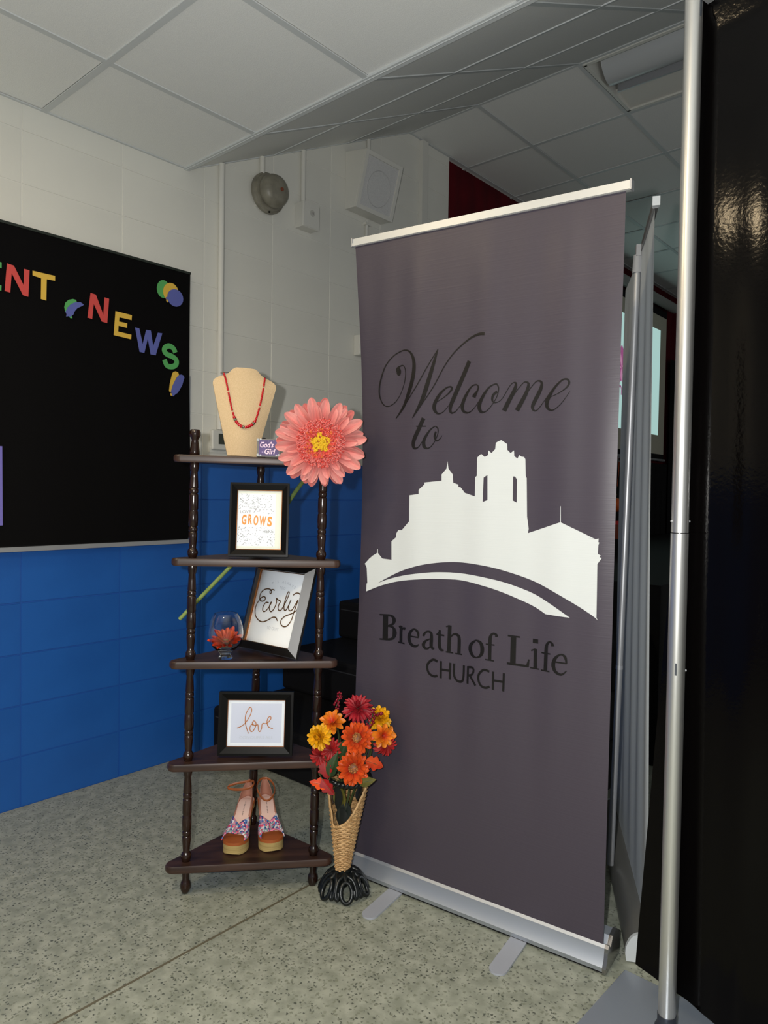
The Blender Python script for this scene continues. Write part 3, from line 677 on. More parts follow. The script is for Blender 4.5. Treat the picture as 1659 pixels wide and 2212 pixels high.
# thermostat half hidden by the jewellery bust
th = thing('thermostat', 'pale grey thermostat with dark display behind the burlap bust', 'thermostat', wallm(2.02, 1.425))
bevel(MB().box(0, 0.15, -0.028, 0, 0.012, 0.108).build('case', mat('pale_plastic', (206, 206, 200), 0.4), th), 0.008, 3)
MB().box(-0.004, 0.154, -0.012, 0, 0.0, 0.03).build('wall_plate', mat('pale_plastic', (206, 206, 200)), th)
MB().box(0.035, 0.1, -0.0295, -0.0275, 0.04, 0.09).build('display', mat('lcd_dark', (52, 56, 44), 0.25), th)
wb = thing('switch_box', 'small white box on the wall beside the banner edge', 'switch box', wallm(3.0, 2.03))
bevel(MB().box(0, 0.11, -0.045, 0, 0, 0.115).build('box_body', M_WHITE, wb), 0.004)
MB().box(0.005, 0.105, -0.049, -0.045, 0.005, 0.11).build('cover_plate', M_WHITE, wb)

# red velvet curtain beyond the wall's end, projection screen, black sheets added for the dark of the unlit stage
M_RED = mat('red_velvet', (84, 4, 16), 0.8, spec=0.2, noise=(3, (66, 3, 12), 3))
def curtain(name, s0, s1, z0, z1, amp, n, m, label, x, seed=0):
    rnd = random.Random(seed)
    ph = [rnd.uniform(0, 6) for _ in range(3)]
    L = s1 - s0
    def f(u, v):
        s = L * u
        y = amp * (math.sin(s * 2 * PI / 0.17 + ph[0]) + 0.4 * math.sin(s * 2 * PI / 0.41 + ph[1])) * (1.1 - 0.4 * v) * (1 - v ** 8)
        return Vector((s, y, (z1 - z0) * v))
    o = MB().grid(f, n, 6).build(name, m, smooth=80)
    o.matrix_world = ROOM @ T(x, s0, z0) @ R(PI / 2, 'Z')
    return tag(o, label, 'curtain')
curtain('stage_curtain', S_END, 9.9, 0.842, Z_UP + 0.04, 0.014, 420, M_RED, 'dark red velvet stage curtain reaching up to the high ceiling', -2.905, 1)
curtain('stage_dark_side', 8.0, 9.4, 0.842, 2.75, 0.012, 120, M_BLACK, 'black stage curtain hanging beside the projection screen', -2.86, 2)
curtain('stage_dark_low', 6.0, 8.0, 0.842, 1.60, 0.012, 120, M_BLACK, 'low black backdrop curtain hanging under the projection screen', -2.865, 3)
scr = thing('projection_screen', 'white pull-down projection screen showing a pink flower, in front of the red curtain', 'projection screen', wallm(5.72, 1.70))
MB().box(-0.2, 2.16, -0.004, 0, 0, 1.46).build('screen_border', mat('screen_white', (196, 190, 172), 0.8), scr)
MB().box(-0.2, 2.16, -0.006, -0.004, 1.46, 1.53).build('top_band', M_BLACK, scr)
MB().box(-0.2, 2.16, -0.006, 0.0, -0.05, 0.0).build('bottom_band', M_BLACK, scr)
MB().lathe([(0.014, -0.22), (0.014, 2.19)], 10, T(0, -0.002, -0.062) @ R(PI / 2, 'Y')).build('bottom_rail', M_ALU2, scr, 40)
MB().lathe([(0.05, -0.3), (0.05, 2.28)], 16, T(0, -0.045, 1.59) @ R(PI / 2, 'Y')).build('roller_case', mat('roller_grey', (150, 150, 146), 0.5), scr, 40)
M_PROJ = mat('projected_image', (20, 20, 20), 0.9, emit=((196, 238, 232), 0.78))
M_PETALP = mat('projected_petal', (20, 20, 20), 0.9, emit=((214, 150, 188), 0.75))
M_PETALQ = mat('projected_petal_dark', (20, 20, 20), 0.9, emit=((176, 96, 150), 0.7))
img = MB().box(0.0, 1.99, -0.0052, -0.0042, 0.20, 1.31).build('projected_picture', M_PROJ, scr)
def pp(a, l, wd, cx=1.0, cz=0.78):
    o = []
    for k in range(13):
        t = k / 12
        o.append((l * t, wd * math.sin(PI * t) ** 0.8))
    o += [(x, -z) for x, z in reversed(o[1:-1])]
    return [(cx + x * math.cos(a) - z * math.sin(a), cz + x * math.sin(a) + z * math.cos(a)) for x, z in o]
for k, a in enumerate((25, 55, 90, 125, 155, 205, 245, 295, 335)):
    MB().prism(pp(math.radians(a), 0.22 if a < 180 else 0.17, 0.055), -0.0064 - 0.0002 * k, -0.0055).build('picture_petal', M_PETALP if k % 2 else M_PETALQ, img)
for cx in (0.98, 1.07):
    nb = MB()
    ribbon(nb, [(cx - 0.03, 0.52, 0.016), (cx - 0.03, 0.60, 0.016)], lambda a, b: Vector((a, -0.0065, b)))
    ribbon(nb, [(cx - 0.03, 0.58, 0.016), (cx, 0.605, 0.016), (cx + 0.03, 0.58, 0.016), (cx + 0.03, 0.52, 0.016)], lambda a, b: Vector((a, -0.0065, b)), 6)
    nb.build('picture_letter', M_PETALQ, img)
MB().tube([(0.985 + 0.022 * math.cos(2 * PI * k / 20), -0.012, -0.10 + 0.022 * math.sin(2 * PI * k / 20)) for k in range(20)], 0.004, 5, True).build('pull_ring', M_ALU2, scr, 60)
MB().tube([(0.985, -0.012, -0.12), (0.975, -0.012, -0.25), (0.955, -0.012, -0.36)], 0.004, 5).build('pull_cord', mat('orange_cord', (190, 84, 50), 0.7), scr, 60)

# things standing on the stage, glimpsed past the banner's edge
pk0 = Vector((1.605, 5.0, 0.84))
ped = thing('plinth', 'small black plinth glimpsed past the banner edge on the stage', 'plinth', T(*pk0))
MB().box(-0.08, 0.08, -0.08, 0.08, 0, 0.11).build('plinth_body', M_BLACK, ped)
gb = thing('gift_box', 'dark orange box with red lid glimpsed past the banner edge', 'box', T(pk0.x, pk0.y, 0.95))
MB().box(-0.07, 0.07, -0.07, 0.07, 0, 0.10).build('box_body', mat('rust_card', (120, 44, 16), 0.7), gb)
MB().box(-0.073, 0.073, -0.073, 0.073, 0.10, 0.125).build('lid', mat('red_card', (190, 20, 20), 0.6), gb)
pot = thing('flower_pot', 'small black pot under the orange pumpkin on the stage', 'pot', T(pk0.x, pk0.y, 1.075))
MB().lathe([(0.04, 0), (0.05, 0.03), (0.055, 0.05), (0.05, 0.06)], 18).build('pot_body', M_BLACK, pot, 50)
pu = thing('pumpkin', 'orange pumpkin glimpsed between the two banners on the stage', 'pumpkin', T(pk0.x, pk0.y, 1.134))
pm = MB()
def pumpk(u, v):
    a, t = 2 * PI * u, PI * v
    r = 0.062 * math.sin(t) * (0.9 + 0.1 * abs(math.cos(4 * a)))
    return Vector((r * math.cos(a), r * math.sin(a), 0.05 - 0.05 * math.cos(t)))
pm.grid(pumpk, 48, 12, True).build('pumpkin_body', mat('pumpkin_orange', (196, 84, 14), 0.6), pu, 60)
MB().tube([(0, 0, 0.098), (0.003, 0, 0.115), (0.012, 0, 0.125)], [0.009, 0.006, 0.005], 7).build('pumpkin_stem', mat('stem_brown', (80, 60, 30), 0.8), pu, 60)

# black stage steps against the wall
stp = thing('stage_steps', 'black carpeted steps climbing along the blue wall to the stage', 'steps', ROOM @ T(WX, 2.05, 0))
for k, (s0, s1) in enumerate(((2.05, 2.482), (2.482, 2.896), (2.896, 3.31))):
    o = MB().box(0.004, 1.63, s0 - 2.05, 3.31 - 2.05 - 0.002, 0.21 * k + (0.001 if k else 0), 0.21 * (k + 1)).build('step', M_BLACK, stp)
    bevel(o, 0.02, 3)
    MB().box(0.03, 1.61, s0 - 2.05 - 0.001, s0 - 2.05 + 0.002, 0.21 * (k + 1) - 0.05, 0.21 * (k + 1) - 0.045).build('nosing', mat('step_nosing', (50, 50, 50), 0.5), stp)

# ------------------------------------------------------------------ welcome banner
BU = Vector((0.8203, -0.5714, -0.0171))            # along the banner, upwards, out of its face
BLc = Vector((-0.087, 2.334, 0.05))
_phi, _lean, _tilt = math.radians(34.856), math.radians(2.183), math.radians(0.98)
_e = Vector((math.cos(_phi), -math.sin(_phi), 0))
_n = Vector((-math.sin(_phi), -math.cos(_phi), 0))
_up = math.cos(_lean) * Vector((0, 0, 1)) + math.sin(_lean) * _n
B_E = math.cos(_tilt) * _e - math.sin(_tilt) * _up
B_U = math.cos(_tilt) * _up + math.sin(_tilt) * _e
B_N = B_E.cross(B_U)
BW, BH = 0.831, 1.973
BASE = Matrix(((_e.x, -_n.x, 0, BLc.x), (_e.y, -_n.y, 0, BLc.y), (0, 0, 1, 0), (0, 0, 0, 1)))   # x along, y back, z up
BINV = BASE.inverted()
def wave(u, v):
    return 0.0026 * math.sin(u * 2 * PI / 0.235 + 0.9 + 0.5 * v) + 0.0011 * math.sin(u * 2 * PI / 0.113 + 2.0 - 0.4 * v)
def bpoint(u, v, off=0.0):
    t = min(max(v / BH, 0), 1)
    return BINV @ (BLc + B_E * u + B_U * v + B_N * (wave(u, v) * min(1.0, t / 0.3) ** 1.5 * min(1.0, (1 - t) / 0.08) + off))
def bfabric(a, b):
    u, v = a * BW, b * BH
    k = max(0.0, 1 - u / 0.13) ** 2 * math.sin(PI * b ** 1.7)
    k2 = max(0.0, 1 - (BW - u) / 0.06) ** 2 * math.sin(PI * b ** 1.3)
    return bpoint(u + 0.022 * k - 0.004 * k2, v, -0.018 * k - 0.004 * k2)
ban = thing('retractable_banner', 'tall charcoal roll-up banner printed Welcome to Breath of Life Church', 'banner', BASE)
def vinyl(name, rgb, rough):
    m = mat(name, rgb, rough, spec=0.45)
    nt = m.node_tree
    b = nt.nodes['Principled BSDF']
    tc = nt.nodes.new('ShaderNodeTexCoord')
    mp = nt.nodes.new('ShaderNodeMapping')
    mp.inputs['Scale'].default_value = (1.4, 1.4, 60)
    nz = nt.nodes.new('ShaderNodeTexNoise')
    nz.inputs['Scale'].default_value = 4
    bp = nt.nodes.new('ShaderNodeBump')
    bp.inputs['Strength'].default_value = 0.12
    bp.inputs['Distance'].default_value = 0.002
    nt.links.new(tc.outputs['Object'], mp.inputs[0])
    nt.links.new(mp.outputs[0], nz.inputs['Vector'])
    nt.links.new(nz.outputs['Fac'], bp.inputs['Height'])
    nt.links.new(bp.outputs[0], b.inputs['Normal'])
    return m
M_VINYL = vinyl('charcoal_vinyl', (66, 60, 71), 0.40)
M_VPRINT = vinyl('black_print', (13, 10, 10), 0.40)
M_VWHITE = vinyl('white_print', (208, 213, 214), 0.42)
fab_mb = MB().grid(bfabric, 90, 60)
fab = fab_mb.build('fabric', M_VINYL, ban, 80)
def bslice(mb, name, m):
    """print follows the waves of the fabric: flat (u, v) shapes cut into narrow strips, then laid on"""
    bm = bmesh.new()
    vs = [bm.verts.new(p) for p in mb.v]
    for f in mb.f:
        try:
            bm.faces.new([vs[i] for i in f])
        except ValueError:
            pass
    us = [p[0] for p in mb.v]
    k = math.floor(min(us) / 0.02) + 1
    while k * 0.02 < max(us):
        bmesh.ops.bisect_plane(bm, geom=bm.verts[:] + bm.edges[:] + bm.faces[:], plane_co=(k * 0.02, 0, 0), plane_no=(1, 0, 0))
        k += 1
    zs = [p[1] for p in mb.v]
    if max(zs) - min(zs) > 0.15:
        k = math.floor(min(zs) / 0.05) + 1
        while k * 0.05 < max(zs):
            bmesh.ops.bisect_plane(bm, geom=bm.verts[:] + bm.edges[:] + bm.faces[:], plane_co=(0, k * 0.05, 0), plane_no=(0, 1, 0))
            k += 1
    for v in bm.verts:
        v.co = bpoint(v.co.x, v.co.y, 0.0009)
    me = bpy.data.meshes.new(name)
    bm.to_mesh(me)
    bm.free()
    me.materials.append(m)
    me.polygons.foreach_set('use_smooth', [True] * len(me.polygons))
    return place(name, me, fab)
flat2 = lambda a, b: Vector((a, b, 0))
for word, sub in (('welcome', 8), ('breath', 6), ('church', 6)):
    for letter in DATA[word]:
        mb = MB()
        for stroke in letter:
            if word == 'welcome' and len(stroke) == 2:
                stroke = [stroke[0], stroke[1]]
            ribbon(mb, [(p[0], p[1], p[2] * 1.14 + 0.0004) for p in stroke], flat2, sub)
        if word == 'welcome' and letter is DATA['welcome'][0]:
            x, y, w_ = letter[0][0]
            mb.add([Vector((x + 0.0085 * math.cos(2 * PI * k / 16), y + 0.0115 * math.sin(2 * PI * k / 16), 0)) for k in range(16)], [tuple(range(16))])
        bslice(mb, 'printed_letter', M_VPRINT)
lg = DATA['logo']
loops = [[Vector((x, y, 0)) for x, y in L] for L in lg]
flatv = [p for L in loops for p in L]
lm = MB()
lm.add(flatv, [tuple(t) for t in tessellate_polygon(loops)])
bslice(lm, 'printed_skyline', M_VWHITE)
# top rail, pole behind, base and feet
RAILM = Matrix(((B_E.x, -B_N.x, B_U.x, 0), (B_E.y, -B_N.y, B_U.y, 0), (B_E.z, -B_N.z, B_U.z, 0), (0, 0, 0, 1)))
RAILM = BINV @ T(*(BLc + B_U * BH)) @ RAILM
rl = MB()
rl.box(-0.004, BW + 0.012, -0.006, 0.010, -0.012, 0.011)
rl.build('top_rail', mat('rail_white', (204, 205, 203), 0.35, 0.25), ban, None, RAILM)
MB().box(-0.004, BW + 0.012, -0.011, -0.006, -0.0115, -0.003).build('rail_lip', mat('rail_white', (204, 205, 203)), ban, None, RAILM)
MB().box(-0.008, -0.004, -0.011, 0.012, -0.013, 0.012).build('rail_cap', M_ALU2, ban, None, RAILM)
MB().box(BW + 0.012, BW + 0.016, -0.011, 0.012, -0.013, 0.012).build('rail_cap', M_ALU2, ban, None, RAILM)
top_mid = bpoint(BW / 2, BH, -0.03)
MB().tube([(BW / 2, 0.05, 0.05), (top_mid.x, top_mid.y + 0.01, top_mid.z - 0.02)], 0.011, 12).build('pole', M_ALU2, ban, 40)
b_prof = [(-0.022, 0.0), (-0.024, 0.012), (-0.012, 0.03), (-0.007, 0.055), (0.000, 0.062), (0.006, 0.06), (0.008, 0.045), (0.03, 0.072), (0.06, 0.078), (0.085, 0.06), (0.092, 0.02), (0.088, 0.0)]
def extr(prof, x0, x1):
    b = MB()
    n = len(prof)
    b.add([(x0, y, z) for y, z in prof] + [(x1, y, z) for y, z in prof], [tuple(range(n)), tuple(reversed(range(n, 2 * n)))] + [(i, i + n, (i + 1) % n + n, (i + 1) % n) for i in range(n)])
    return b
ZB = 0.008
extr([(y, z + ZB) for y, z in b_prof], -0.012, BW + 0.006).build('base_cassette', mat('cassette_aluminium', (168, 175, 186), 0.46, 0.7), ban, 30)
extr([(y * 1.04 - 0.002, z * 1.04 + ZB - 0.001) for y, z in b_prof], BW + 0.006, BW + 0.016).build('end_cap', mat('chrome_cap', (150, 150, 154), 0.18, 1.0), ban, 30)
extr([(y * 1.04 - 0.002, z * 1.04 + ZB - 0.001) for y, z in b_prof], -0.022, -0.012).build('end_cap', mat('chrome_cap', (150, 150, 154)), ban, 30)
MB().box(-0.01, BW + 0.004, -0.021, 0.07, 0.004, ZB + 0.001).build('base_sole', M_BLACK, ban)
def foot(x, ang):
    f = MB()
    pts = [(-0.024, 0.06), (-0.024, -0.165)] + [(0.024 * math.cos(PI + PI * k / 10), -0.165 + 0.024 * math.sin(PI + PI * k / 10)) for k in range(1, 10)] + [(0.024, -0.165), (0.024, 0.06)]
    n = len(pts)
    f.add([(a, b, 0.0005) for a, b in pts] + [(a, b, 0.006) for a, b in pts], [tuple(reversed(range(n))), tuple(range(n, 2 * n))] + [(i, (i + 1) % n, (i + 1) % n + n, i + n) for i in range(n)])
    return f.build('swivel_foot', mat('foot_plate_grey', (172, 177, 188), 0.42, 0.25), ban, 30, T(x, 0, 0) @ R(ang, 'Z'))
foot(0.185, math.radians(3))
foot(0.60, math.radians(3))

# ------------------------------------------------------------------ second banner, seen from behind, almost edge-on
a2 = math.radians(90 - 11.8)                        # its length runs away from the viewer
B2 = T(0.708, 1.885, 0) @ R(a2, 'Z')                # local x away along the base, y to the left (back side)
b2 = thing('retractable_banner', 'second roll-up banner seen edge-on from its grey back, beside the silver upright', 'banner', B2)
L2 = 0.86
p2 = [(y - 0.035, z) for y, z in catmull([(-0.012, 0.0), (-0.014, 0.04), (-0.004, 0.066), (0.01, 0.076), (0.03, 0.078), (0.06, 0.066), (0.076, 0.032), (0.074, 0.0)], 3)]
extr([(y, z + 0.006) for y, z in reversed(p2)], 0.008, L2).build('base_cassette', mat('dull_aluminium', (128, 128, 124), 0.4, 0.5), b2, 30)
capm = mat('cap_plastic', (196, 202, 206), 0.35)
ec = extr([(y * 1.06, z * 1.02 + 0.005) for y, z in reversed(p2)], -0.004, 0.008).build('end_cap', capm, b2, 30)
for z in (0.02, 0.066):
    MB().lathe([(0.004, 0), (0.004, 0.002), (0, 0.002)], 8, T(-0.004, 0.0, z) @ R(-PI / 2, 'Y')).build('cap_screw', M_BLACK, ec)
extr([(y * 1.06, z * 1.02 + 0.005) for y, z in reversed(p2)], L2, L2 + 0.012).build('end_cap', capm, b2, 30)
def b2fab(u, v):
    e = max(0.0, 1 - u / 0.09) ** 2 * math.sin(PI * min(1, v * 1.02)) ** 0.7
    y = -0.014 + 0.004 * v + 0.004 * math.sin(PI * v) + 0.022 * (1 - u) ** 2 * v + 0.0035 * math.sin(u * 31 + 2 * v) * math.sin(PI * v) ** 0.5 - 0.006 * e
    return Vector((0.012 + 0.02 * e + (L2 - 0.03) * u + 0.02 * v * (1 - u), y, 0.078 + 1.94 * v))
MB().grid(b2fab, 60, 40).build('fabric', mat('banner_back_grey', (206, 213, 218), 0.6), b2, 80)
r2 = MB().box(0.028, L2 + 0.0, -0.014, 0.000, 2.008, 2.030)
RM2 = T(0.385, -0.006, 0) @ R(-0.05, 'Z') @ T(-0.385, 0.006, 0)
r2.build('top_rail', mat('rail_grey', (128, 128, 128), 0.35, 0.5), b2, None, RM2)
MB().box(0.012, 0.028, -0.0165, 0.0025, 2.010, 2.034).build('rail_cap', capm, b2, None, RM2)
MB().box(L2, L2 + 0.008, -0.0165, 0.0025, 2.004, 2.034).build('rail_cap', capm, b2, None, RM2)
MB().tube([(0.38, 0.045, 0.07), (0.385, 0.008, 1.955)], 0.0105, 14).build('pole', M_ALU2, b2, 40)
MB().tube([(0.382, 0.0326, 0.70), (0.382, 0.0324, 0.712)], 0.0115, 14).build('pole_joint', M_ALU, b2, 40)
pc = MB().tube([(0.385, 0.0082, 1.945), (0.385, 0.007, 2.0)], [0.0155, 0.0135], 12)
pc.box(0.37, 0.40, -0.001, 0.014, 1.995, 2.03)
pc.build('pole_clip', mat('cap_plastic_grey', (150, 152, 156), 0.45), b2, 40)
MB().box(0.60, 0.66, 0.02, 0.24, 0.0005, 0.006).build('swivel_foot', mat('foot_plate_grey', (158, 160, 168)), b2)

# ------------------------------------------------------------------ pipe and drape
DX, DY = 0.660, 1.600
up = thing('drape_upright', 'silver telescopic pole holding up the black drape, on a flat steel base plate', 'pole', T(DX, DY, 0))
pl_m = mat('base_plate_steel', (134, 142, 154), 0.28, 0.3)
ca = math.atan2(0.737, 0.676)
PLM = T(0.004, -0.066, 0) @ R(ca, 'Z')
bevel(MB().box(-0.225, 0.225, -0.225, 0.225, 0.0005, 0.008).build('base_plate', pl_m, up, None, PLM), 0.0025, 2)
M_TUBE = mat('upright_aluminium', (206, 206, 204), 0.34, 0.9)
MB().lathe([(0.026, 0.008), (0.026, 0.045), (0.0205, 0.055), (0.0205, 0.075)], 24).build('socket_collar', mat('collar_steel', (70, 74, 84), 0.4, 0.7), up, 40)
MB().lathe([(0.0190, 0.01), (0.0190, 1.168)], 32).build('lower_tube', M_TUBE, up, 40)
MB().lathe([(0.0186, 1.170), (0.0186, 2.44)], 32).build('upper_tube', M_TUBE, up, 40)
MB().lathe([(0.0178, 1.16), (0.0178, 1.18)], 24).build('joint_line', M_BLACK, up, 40)
slot_m = mat('slot_dark', (52, 58, 66), 0.6)
def slot(z0, z1, a):
    m = MB()
    w = 0.0022
    pts = [(-w, z0), (w, z0), (w, z1), (-w, z1)]
    m.prism(pts, -0.0006, 0.0008)
    m.build('slot', slot_m, up, None, R(a, 'Z') @ T(0, -0.0190, 0))
slot(0.853, 0.880, -0.42)
slot(2.29, 2.42, 0.45)
for z, a in ((1.195, -1.45), (1.195, 1.5), (0.862, 1.3)):
    MB().lathe([(0.0028, 0), (0.002, 0.003), (0, 0.0035)], 8).build('spring_button', M_ALU, up, 40, T(0.0188 * math.sin(a), -0.0188 * math.cos(a), z) @ frame_of((math.sin(a), -math.cos(a), 0)))
dd = Vector((0.60, -0.80, 0))
dn = Vector((0.80, 0.60, 0))
rod0 = Vector((DX, DY, 2.353))
rod = thing('drape_rod', 'silver cross bar at the top of the black drape', 'rod', T(*rod0))
MB().tube([tuple(dd * 0.034 + dn * 0.012), tuple(dd * 1.3 + dn * 0.012)], 0.0125, 16).build('rod_tube', M_TUBE, rod, 40)
MB().box(0.0205, 0.034, -0.004, 0.02, -0.03, 0.014).build('hook', M_ALU2, rod, None, R(math.atan2(-0.8, 0.6), 'Z'))
def left_edge(z):
    pts = [(0.0, -0.106), (0.12, -0.102), (0.6, -0.072), (1.0, -0.044), (1.25, -0.03), (1.5, -0.02), (2.36, 0.0)]
    for (z0, t0), (z1, t1) in zip(pts, pts[1:]):
        if z <= z1:
            return t0 + (t1 - t0) * (z - z0) / (z1 - z0)
    return pts[-1][1]
def drape(a, b):
    hem = 0.124 - 0.16 * max(0.0, min(1.35 * a, 0.5))
    z = hem + (2.337 - hem) * b
    le = left_edge(z)
    t = le + (1.25 - le) * a
    fold = (0.12 + 0.88 * (1 - b) ** 1.5) * (0.005 * math.sin(t * 2 * PI / 0.23 + 0.6) + 0.0015 * math.sin(t * 2 * PI / 0.083 + 1.2 * b))
    sag = 0.0012 * math.sin(7 * t + 5 * z) * math.sin(PI * b)
    off = 0.034 + fold + sag
    if b > 0.985:
        off = 0.034 - 0.012
    p = dd * t + dn * off
    return Vector((p.x, p.y, z))
M_DRAPE = mat('black_satin', (5, 4, 4), 0.10, spec=0.12, bump=(120, 0.22, 0.001))
dm = MB().grid(drape, 150, 70).mesh('drape', M_DRAPE, 80)
dr = place('drape', dm)
dr.location = (DX, DY, 0)
tag(dr, 'black satin drape hanging from the silver upright to the floor', 'drape')

# ------------------------------------------------------------------ corner shelf
SH = T(-0.4025, 2.2175, 0) @ R(math.radians(8.95), 'Z') @ R(math.radians(0.75), 'Y')
shelf = thing('corner_shelf', 'dark wooden five-tier corner shelf with turned spindles', 'shelf', SH)
SZ = [0.10, 0.4125, 0.725, 1.0375, 1.35]
TK = 0.022
def spin_section(z0, z1):
    """one turned length between two boards, from z0 up to z1"""
    L = z1 - z0
    top = [(0.0, .0125), (.01, .0130), (.045, .0135), (.085, .0115), (.095, .0100), (.16, .0112), (.25, .0127), (.262, .0127), (.268, .0108), (.278, .0128), (.30, .0131), (.315, .0128), (.323, .0108), (.333, .0130), (.345, .0133), (.41, .0137), (.485, .0137), (.495, .0122), (.505, .0122), (.515, .0136), (.59, .0142), (.66, .0137), (.672, .0110), (.684, .0130), (.70, .0132), (.716, .0130), (.724, .0108), (.735, .0130), (.78, .0128), (.85, .0110), (.895, .0100), (.905, .0118), (.925, .0150), (.945, .0158), (.965, .0150), (.985, .0125), (1.0, .0110)]
    return [(r, z1 - f * L) for f, r in reversed(top)]
def spindle(x, y, finial=True):
    prof = [(0.0, -0.001), (0.008, 0.0), (0.012, 0.006), (0.0155, 0.016), (0.0158, 0.026), (0.0135, 0.036), (0.0100, 0.042), (0.0108, 0.055), (0.0128, 0.07), (0.0128, SZ[0])]
    for a, b in zip(SZ, SZ[1:]):
        prof += spin_section(a, b - TK)
        prof += [(0.0125, b - TK), (0.0125, b)]
    prof += [(0.0145, SZ[4] + 0.002), (0.0145, SZ[4] + 0.012), (0.012, SZ[4] + 0.032), (0.0095, SZ[4] + 0.047), (0.012, SZ[4] + 0.052), (0.0162, SZ[4] + 0.06), (0.0165, SZ[4] + 0.07), (0.013, SZ[4] + 0.078), (0.0, SZ[4] + 0.08)]
    return MB().lathe([(r * 1.02, z) for r, z in prof], 24, T(x, y, 0), False).build('spindle', M_WOOD, shelf, 50)
for x, y in ((-0.196, 0.0), (0.196, 0.0), (0.0, 0.232)):
    spindle(x, y)
def fillet(poly, r, n=6):
    out = []
    k = len(poly)
    for i in range(k):
        p, a, b = Vector(poly[i]), Vector(poly[i - 1]), Vector(poly[(i + 1) % k])
        u, v = (a - p).normalized(), (b - p).normalized()
        th_ = u.angle(v)
        d = r / math.tan(th_ / 2)
        c = p + (u + v).normalized() * (r / math.sin(th_ / 2))
        s, e = p + u * d - c, p + v * d - c
        for j in range(n + 1):
            q = s.lerp(e, j / n)
            q = q.normalized() * r
            out.append((c.x + q.x, c.y + q.y))
    return out
tri = fillet([(-0.285, -0.036), (0.285, -0.036), (0.0, 0.268)], 0.022, 7)
def board_mesh(z):
    b = MB()
    n = len(tri)
    def ring(ins, zz):
        cx, cy = 0.0, 0.05
        o = []
        for x, y in tri:
            d = math.hypot(x - cx, y - cy)
            o.append((x - (x - cx) / d * ins, y - (y - cy) / d * ins, zz))
        return o
    rings = [ring(0.004, -TK), ring(0.001, -TK + 0.003), ring(0.0, -TK + 0.007), ring(0.0, -0.007), ring(0.001, -0.003), ring(0.004, 0.0)]
    vs = [p for r in rings for p in r]
    fs = []
    for i in range(len(rings) - 1):
        for k in range(n):
            k2 = (k + 1) % n
            fs.append((i * n + k, i * n + k2, (i + 1) * n + k2, (i + 1) * n + k))
    fs.append(tuple(reversed(range(n))))
    fs.append(tuple(range((len(rings) - 1) * n, len(rings) * n)))
    return b.add(vs, fs).build('shelf_board', M_BOARDW, shelf, 40, T(0, 0, z))
for z in SZ:
    board_mesh(z)

def shz(k, x):
    """height of shelf k's top at world x (the whole stand leans a touch to the right)"""
    return SZ[k] - (x + 0.4025) * 0.0131 + 0.0012

# ------------------------------------------------------------------ picture frames
def easel(parent, Hd, lean, m, y0=0.003):
    """hinged back leg, ending on the shelf behind"""
    ye = 0.055
    ze = (ye + y0) * math.tan(lean) + 0.004
    zh = Hd * 0.62
    vs = [(x, y, z) for x in (-0.03, 0.03) for y, z in ((y0, zh), (y0 + 0.003, zh), (y0 + ye + 0.003, ze), (y0 + ye, ze))]
    return MB().add(vs, [(0, 1, 2, 3), (7, 6, 5, 4), (0, 4, 5, 1), (1, 5, 6, 2), (2, 6, 7, 3), (3, 7, 4, 0)]).build('easel_back', m, parent)

